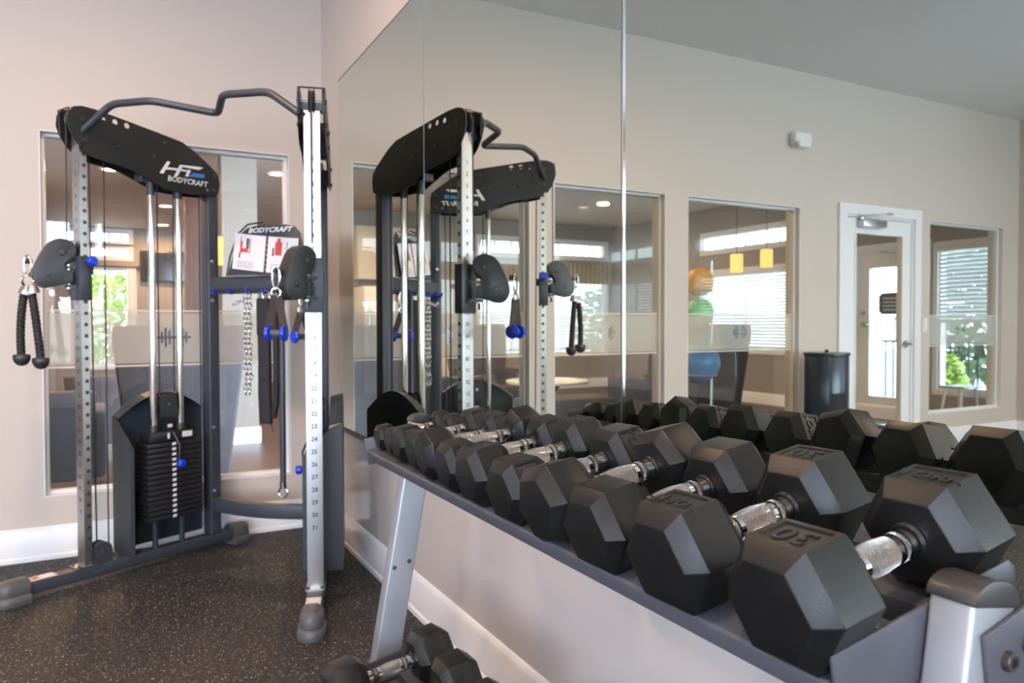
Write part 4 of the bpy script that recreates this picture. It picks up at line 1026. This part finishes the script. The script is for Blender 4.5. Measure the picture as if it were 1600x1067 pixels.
# solid exercise ball tree added in place of a reflection in the glass
bt = empty('reflected_ball_stand', (-3.16, .42, 0), 'slim stand with three exercise balls, added in place of a reflection in the third window', 'stand')
mb = MB(); 
for sx, sy in ((-.215,.06),(.205,.06)): mb.tube([(-3.16+sx, .42+sy+.02, .02), (-3.16+sx, .42+sy+.02, 1.66)], .010, 8, 'metal')
mb.build('upright', parent=bt)
mb = MB(); mb.tube([(-3.16+.26*math.cos(2*PI*k/28), .44+.22*math.sin(2*PI*k/28), .02) for k in range(28)], .012, 8, 'metal', closed=True); mb.build('base_ring', parent=bt)
for z, r, m_, l in ((1.475,.115,'orange','orange'),(1.225,.115,'green','green'),(.82,.165,'ball_blue','blue')):
    mb = MB(); mb.tube([(-3.17+(r*.80+.006)*math.cos(2*PI*k/20), .42+(r*.80+.006)*math.sin(2*PI*k/20), z-r*.62) for k in range(20)], .006, 6, 'metal', closed=True); mb.build('ball_ring', parent=bt)
    mb = MB(); mb.sphere((-3.17, .42, z), r, m_, 32); tag(mb.build('reflected_ball', smooth=80), {'orange':'orange exercise ball in place of a reflection, at the top of the added stand','green':'green exercise ball in place of a reflection, in the middle of the added stand','blue':'large blue exercise ball in place of a reflection, at the bottom of the added stand'}[l], 'ball')
# kitchen units
kc = [(-2.74,-2.42),(-2.42,-2.10)]
for i, (a, b) in enumerate(((-3.06,-2.60),(-2.60,-2.14))):
    t = empty('wall_cabinet', ((a+b)/2, 6.83, 1.82), ['cream wall cabinet left of its twin on the far lounge wall', 'cream wall cabinet nearest the opening on the far lounge wall'][i], 'cabinet', 'cream wall cabinets')
    MB().box((a,6.68,1.82),(b,6.995,2.62),'cabinet').build('body', parent=t, bevel=.004)
    mb = MB(); mb.box((a+.008,6.66,1.83),(b-.008,6.68,2.61),'cabinet'); d_ = mb.build('door', parent=t, bevel=.004)
    mb = MB(); mb.box((a+.07,6.652,1.90),(b-.07,6.662,2.54),'cabinet'); MBsub(mb, 'raised_panel', None, d_, t, bevel=.004)
fr = empty('refrigerator', (-2.36, 6.6, 0), 'pale upright refrigerator below the cream wall cabinets', 'refrigerator')
MB().box((-2.60,6.35,.02),(-2.14,6.99,1.70),'white_plastic').build('body', parent=fr, bevel=.01)
MB().box((-2.595,6.31,.62),(-2.145,6.348,1.69),'white_plastic').build('door', parent=fr, bevel=.01)
MB().tube([(-2.20,6.29,.80),(-2.20,6.27,.85),(-2.20,6.27,1.35),(-2.20,6.29,1.40)], .012, 8, 'metal').build('handle', parent=fr)
MB().box((-3.9,6.42,.86),(-2.62,6.99,.90),'marble').build('worktop'); tag(bpy.data.objects['worktop'], 'pale worktop along the far lounge wall left of the refrigerator', 'worktop')
for i, (a, b) in enumerate(((-3.9,-3.47),(-3.47,-3.05),(-3.05,-2.62))):
    t = empty('base_cabinet', ((a+b)/2,6.7,0), 'cream base cabinet under the worktop, '+['leftmost of the three','middle of the three','rightmost of the three'][i], 'cabinet', 'cream base cabinets')
    MB().box((a+.002,6.46,0),(b-.002,6.99,.858),'cabinet').build('body', parent=t, bevel=.004)
    MB().box((a+.01,6.44,.10),(b-.01,6.46,.84),'cabinet').build('door', parent=t, bevel=.004)
# television, far
tv = empty('television', (-.28, YF, 1.95), 'black flat television on the far lounge wall', 'television')
MB().box((-.66,YF-.07,1.93),(.10,YF-.0,2.50),'black_cap').build('casing', parent=tv, bevel=.006); MB().box((-.63,YF-.075,1.96),(.07,YF-.0705,2.47),'tv').build('screen', parent=tv, smooth=0)
mb = MB(); mb.tube([(-1.75,YF-.06,2.19),(-.70,YF-.06,2.19)], .018, 10, 'brown').sphere((-1.76,YF-.06,2.19),.035,'brown',14).sphere((-.70,YF-.06,2.19),.035,'brown',14)
tag(mb.build('curtain_rod'), 'dark brown curtain rod with round ends above the far garden window', 'curtain rod')
mb = MB(); n = 16; mb.loft([[(-.90+.16*k/n, YF-.06-.02*math.sin(k*1.6), z) for k in range(n+1)] for z in (.05, 2.17)], 'blind', caps=False, closed=False); tag(mb.build('curtain'), 'pale curtain hanging at the right side of the far garden window', 'curtain')
mb = MB(); mb.box((-1.1,.16,.0005),(.3,.9,.008),'mat'); tag(mb.build('floor_mat', bevel=.003), 'dark doormat on the plank floor right behind the first window', 'mat')

# lamps
def pendant(x, y, z, label, h=.22, r=.075):
    t = empty('pendant_lamp', (x, y, z), label, 'lamp', 'amber pendant lamps in the lounge')
    MB().lathe([(0,r*.92),(.02,r),(h-.02,r),(h,r*.92)], (x,y,z), (0,0,1), 24, 'shade_glow').build('lamp_shade', parent=t)
    MB().tube([(x,y,z+h),(x,y,ZL)], .004, 6, 'cable').build('cord', parent=t)
pendant(-5.63, 2.5, 1.76, 'amber cylinder pendant seen before the side window, left one'); pendant(-6.13, 2.5, 1.84, 'amber cylinder pendant seen before the side window, right one')
pendant(-.27, 2.5, 1.64, 'narrow amber pendant just right of the left tower rear post', .24, .032)
def downlight(x, y, z, label, grp, m_, power, col, name='ceiling_light', size=.16):
    t = empty(name, (x, y, z), label, 'ceiling light', grp)
    mb = MB(); mb.lathe([(-.012,.085),(-.014,.115),(0,.120)], (x,y,z), (0,0,1), 32, 'white_plastic', caps=False); mb.build('trim_ring', parent=t)
    mb = MB(); mb.lathe([(-.008,.086),(-.004,.086)], (x,y,z), (0,0,1), 32, m_); mb.build('lens', parent=t)
    l = bpy.data.lights.new('bulb', 'AREA'); l.shape = 'DISK'; l.size = size; l.energy = power; l.color = col; l.spread = math.radians(172)
    o = bpy.data.objects.new('bulb', l); COL.objects.link(o); o.parent = t; o.location = (0,0,-.03)
for i, (x, y, l) in enumerate([(-1.09,5.35,'recessed warm downlight nearest above the armchairs'),(.62,4.75,'recessed warm downlight right of the column'),(-.40,7.9,'recessed warm downlight in front of the television'),(-.33,10.2,'recessed warm downlight close to the far garden window'),(-2.9,4.6,'recessed warm downlight above the round table'),(-3.1,1.9,'recessed warm downlight just behind the third window'),(-5.2,4.7,'recessed warm downlight near the side window'),(-1.3,2.2,'recessed warm downlight nearest the glazed wall')]):
    downlight(x, y, ZL, l, 'warm downlights in the lounge ceiling', 'lamp_glow', 55, (1, .56, .27))
gl = [(-1.3,-1.7,'near the mirror corner'),(-1.3,-3.9,'above the dumbbell rack end'),(-1.3,-6.3,'at the rear by the mirror wall'),(-3.8,-3.9,'in the middle of the room'),(-3.8,-6.3,'at the rear middle'),(-6.0,-3.9,'near the left windows'),(-6.0,-6.3,'in the rear left corner')]
for x, y, l in gl: downlight(x, y, ZC, 'recessed gym downlight '+l, 'gym ceiling downlights', 'lamp_cool', 33, (1, .66, .42))

# ------------------------------------------------------------------ outdoors
mb = MB().box((-30, -20, -.30), (XE-.14, 30, -.12), 'asphalt').box((XE-.14, YF+.14, -.30), (20, 30, -.12), 'asphalt').box((XE-.14, -20, -.30), (20, YB-.14, -.12), 'asphalt').box((.12, YB-.14, -.30), (20, WT, -.12), 'asphalt').box((4.3, WT, -.30), (20, YF+.14, -.12), 'asphalt')
struct(mb.build('floor_outside', smooth=0))
def shrub(x, y, z0, r, h, m_, n, label, grp='garden shrubs outside the windows', lf=.09):
    t = empty('shrub', (x, y, z0), label, 'shrub', grp)
    mb = MB(); rnd = random.Random(int(abs(x*31+y*17))+n)
    for _ in range(n):
        a = rnd.uniform(0, 2*PI); q = rnd.random()**.5; zz = rnd.random(); rr = r*q*(1-.35*abs(zz-.45)*2)
        c = Vector((x+rr*math.cos(a), y+rr*math.sin(a), z0+.15*h+zz*h*.85)); u_ = Vector((rnd.uniform(-1,1), rnd.uniform(-1,1), rnd.uniform(-.6,.6))).normalized(); v_ = u_.cross(Vector((rnd.uniform(-1,1), rnd.uniform(-1,1), 1))).normalized(); s_ = lf*rnd.uniform(.6,1.3)
        mb.add([c-u_*s_, c-v_*s_*.45, c+u_*s_, c+v_*s_*.45], [(0,1,2,3)], m_)
    mb.build('foliage', parent=t, smooth=0, recalc=False)
    mb = MB()
    for k in range(4): a = k*1.7; mb.tube([(x+.04*math.cos(a), y+.04*math.sin(a), z0), (x+r*.4*math.cos(a), y+r*.4*math.sin(a), z0+h*.6)], [.02,.008], 6, 'bark')
    mb.build('stem', parent=t)
shrub(-7.9, -.05, -.12, .40, .95, 'leafy', 700, 'bright yellow green shrub outside the entrance window')
shrub(-8.1, 1.55, -.12, .36, .85, 'leafy', 600, 'bright yellow green shrub outside the vestibule door')
shrub(-10.5, 2.6, -.12, 1.1, 2.4, 'leaf_dark', 1500, 'tall dark green shrub further out beyond the vestibule door', lf=.13)
shrub(-10.8, .2, -.12, 1.0, 2.2, 'leaf_dark', 1300, 'tall dark green shrub beyond the entrance window', lf=.13)
shrub(-1.4, 13.2, -.12, 1.1, 2.3, 'leafy', 1500, 'leafy sunlit bush outside the far garden window', lf=.12)
shrub(1.1, 14.4, -.12, 1.0, 2.2, 'leaf_dark', 1000, 'darker bush beside the sunlit one outside the far garden window', lf=.12)
shrub(-8.8, 9.4, -.12, 1.0, 2.0, 'leaf_dark', 1000, 'green bush outside the far left lounge window', lf=.12)
# railing outside the vestibule door
rl = empty('iron_railing', (-8.9, 1.6, -.12), 'black iron railing with pickets outside the vestibule door', 'railing')
mb = MB(); mb.box((-8.92,.4,.86),(-8.88,2.9,.90),'plate_black').box((-8.92,.4,.0),(-8.88,2.9,.03),'plate_black'); mb.build('rail', parent=rl)
for k in range(21): MB().box((-8.91,.42+k*.12,-.12),(-8.89,.44+k*.12,.88),'plate_black').build('picket', parent=rl)
# small easel-legged stool in the vestibule
stl = empty('plant_stand', (-6.75,.45,0), 'small plant stand with splayed pale legs by the entrance window', 'stand')
MB().box((-6.93,.32,.46),(-6.60,.58,.48),'metal').build('shelf', parent=stl)
for sx, sy in ((-.12,-.08),(.12,-.08),(-.12,.08),(.12,.08)): MB().tube([(-6.76+sx,.45+sy,.46),(-6.76+sx*1.5,.45+sy*1.5,0)], .013, 8, 'reveal').build('leg', parent=stl)

# ------------------------------------------------------------------ daylight
w = bpy.data.worlds.new('sky'); SC.world = w; w.use_nodes = True; nt = w.node_tree
bg = nt.nodes['Background']
tc = nt.nodes.new('ShaderNodeTexCoord'); sp = nt.nodes.new('ShaderNodeSeparateXYZ'); rp_ = nt.nodes.new('ShaderNodeValToRGB')
nt.links.new(tc.outputs['Generated'], sp.inputs[0]); nt.links.new(sp.outputs[2], rp_.inputs[0])
rp_.color_ramp.elements[0].color = (.74, .84, 1.0, 1); rp_.color_ramp.elements[1].color = (.50, .70, 1.0, 1)
nt.links.new(rp_.outputs[0], bg.inputs[0]); bg.inputs[1].default_value = 26
def portal(name, loc, rot, sx, sy):
    l = bpy.data.lights.new(name, 'AREA'); l.shape = 'RECTANGLE'; l.size = sx; l.size_y = sy; l.cycles.is_portal = True
    o = bpy.data.objects.new(name, l); COL.objects.link(o); o.location = loc; o.rotation_euler = rot; return o
for a, b, c, d in LW: portal('daylight_portal', (XL-.16, (a+b)/2, (c+d)/2), (0, -PI/2, 0), d-c, b-a)
for a, b, c, d in RW: portal('daylight_portal', ((a+b)/2, YB-.16, (c+d)/2), (PI/2, 0, 0), b-a, d-c)
for a, b, c, d in ext: portal('daylight_portal', (XE-.16, (a+b)/2, (c+d)/2), (0, -PI/2, 0), d-c, b-a)
for a, b, c, d in far1: portal('daylight_portal', ((a+b)/2, 7.16, (c+d)/2), (-PI/2, 0, 0), b-a, d-c)

# ------------------------------------------------------------------ camera
f_, yaw, pit, rol = 1159.9669, math.radians(27.8365), math.radians(1.2927), math.radians(-.1367)
Fv = Vector((math.sin(yaw)*math.cos(pit), math.cos(yaw)*math.cos(pit), -math.sin(pit))); Rv = Vector((math.cos(yaw), -math.sin(yaw), 0)); Uv = Rv.cross(Fv)
R2 = Rv*math.cos(rol)+Uv*math.sin(rol); U2 = -Rv*math.sin(rol)+Uv*math.cos(rol)
cam = bpy.data.cameras.new('camera'); co = bpy.data.objects.new('camera', cam); COL.objects.link(co)
mw = Matrix((R2, U2, -Fv)).transposed().to_4x4(); mw.translation = Vector((-1.0195, -4.2186, 1.13)); co.matrix_world = mw
cam.sensor_width = 36; cam.lens = f_/1600*36; cam.clip_start = .02
cam.dof.use_dof = True; cam.dof.focus_distance = 1.25; cam.dof.aperture_fstop = 6.3
SC.camera = co
SC.view_settings.view_transform = 'Standard'; SC.view_settings.look = 'None'; SC.view_settings.gamma = 1; SC.view_settings.exposure = 0
cy = SC.cycles
cy.use_denoising = True; cy.max_bounces = 12; cy.diffuse_bounces = 5; cy.glossy_bounces = 6; cy.transparent_max_bounces = 24; cy.sample_clamp_indirect = 8
cy.caustics_reflective = False; cy.caustics_refractive = False
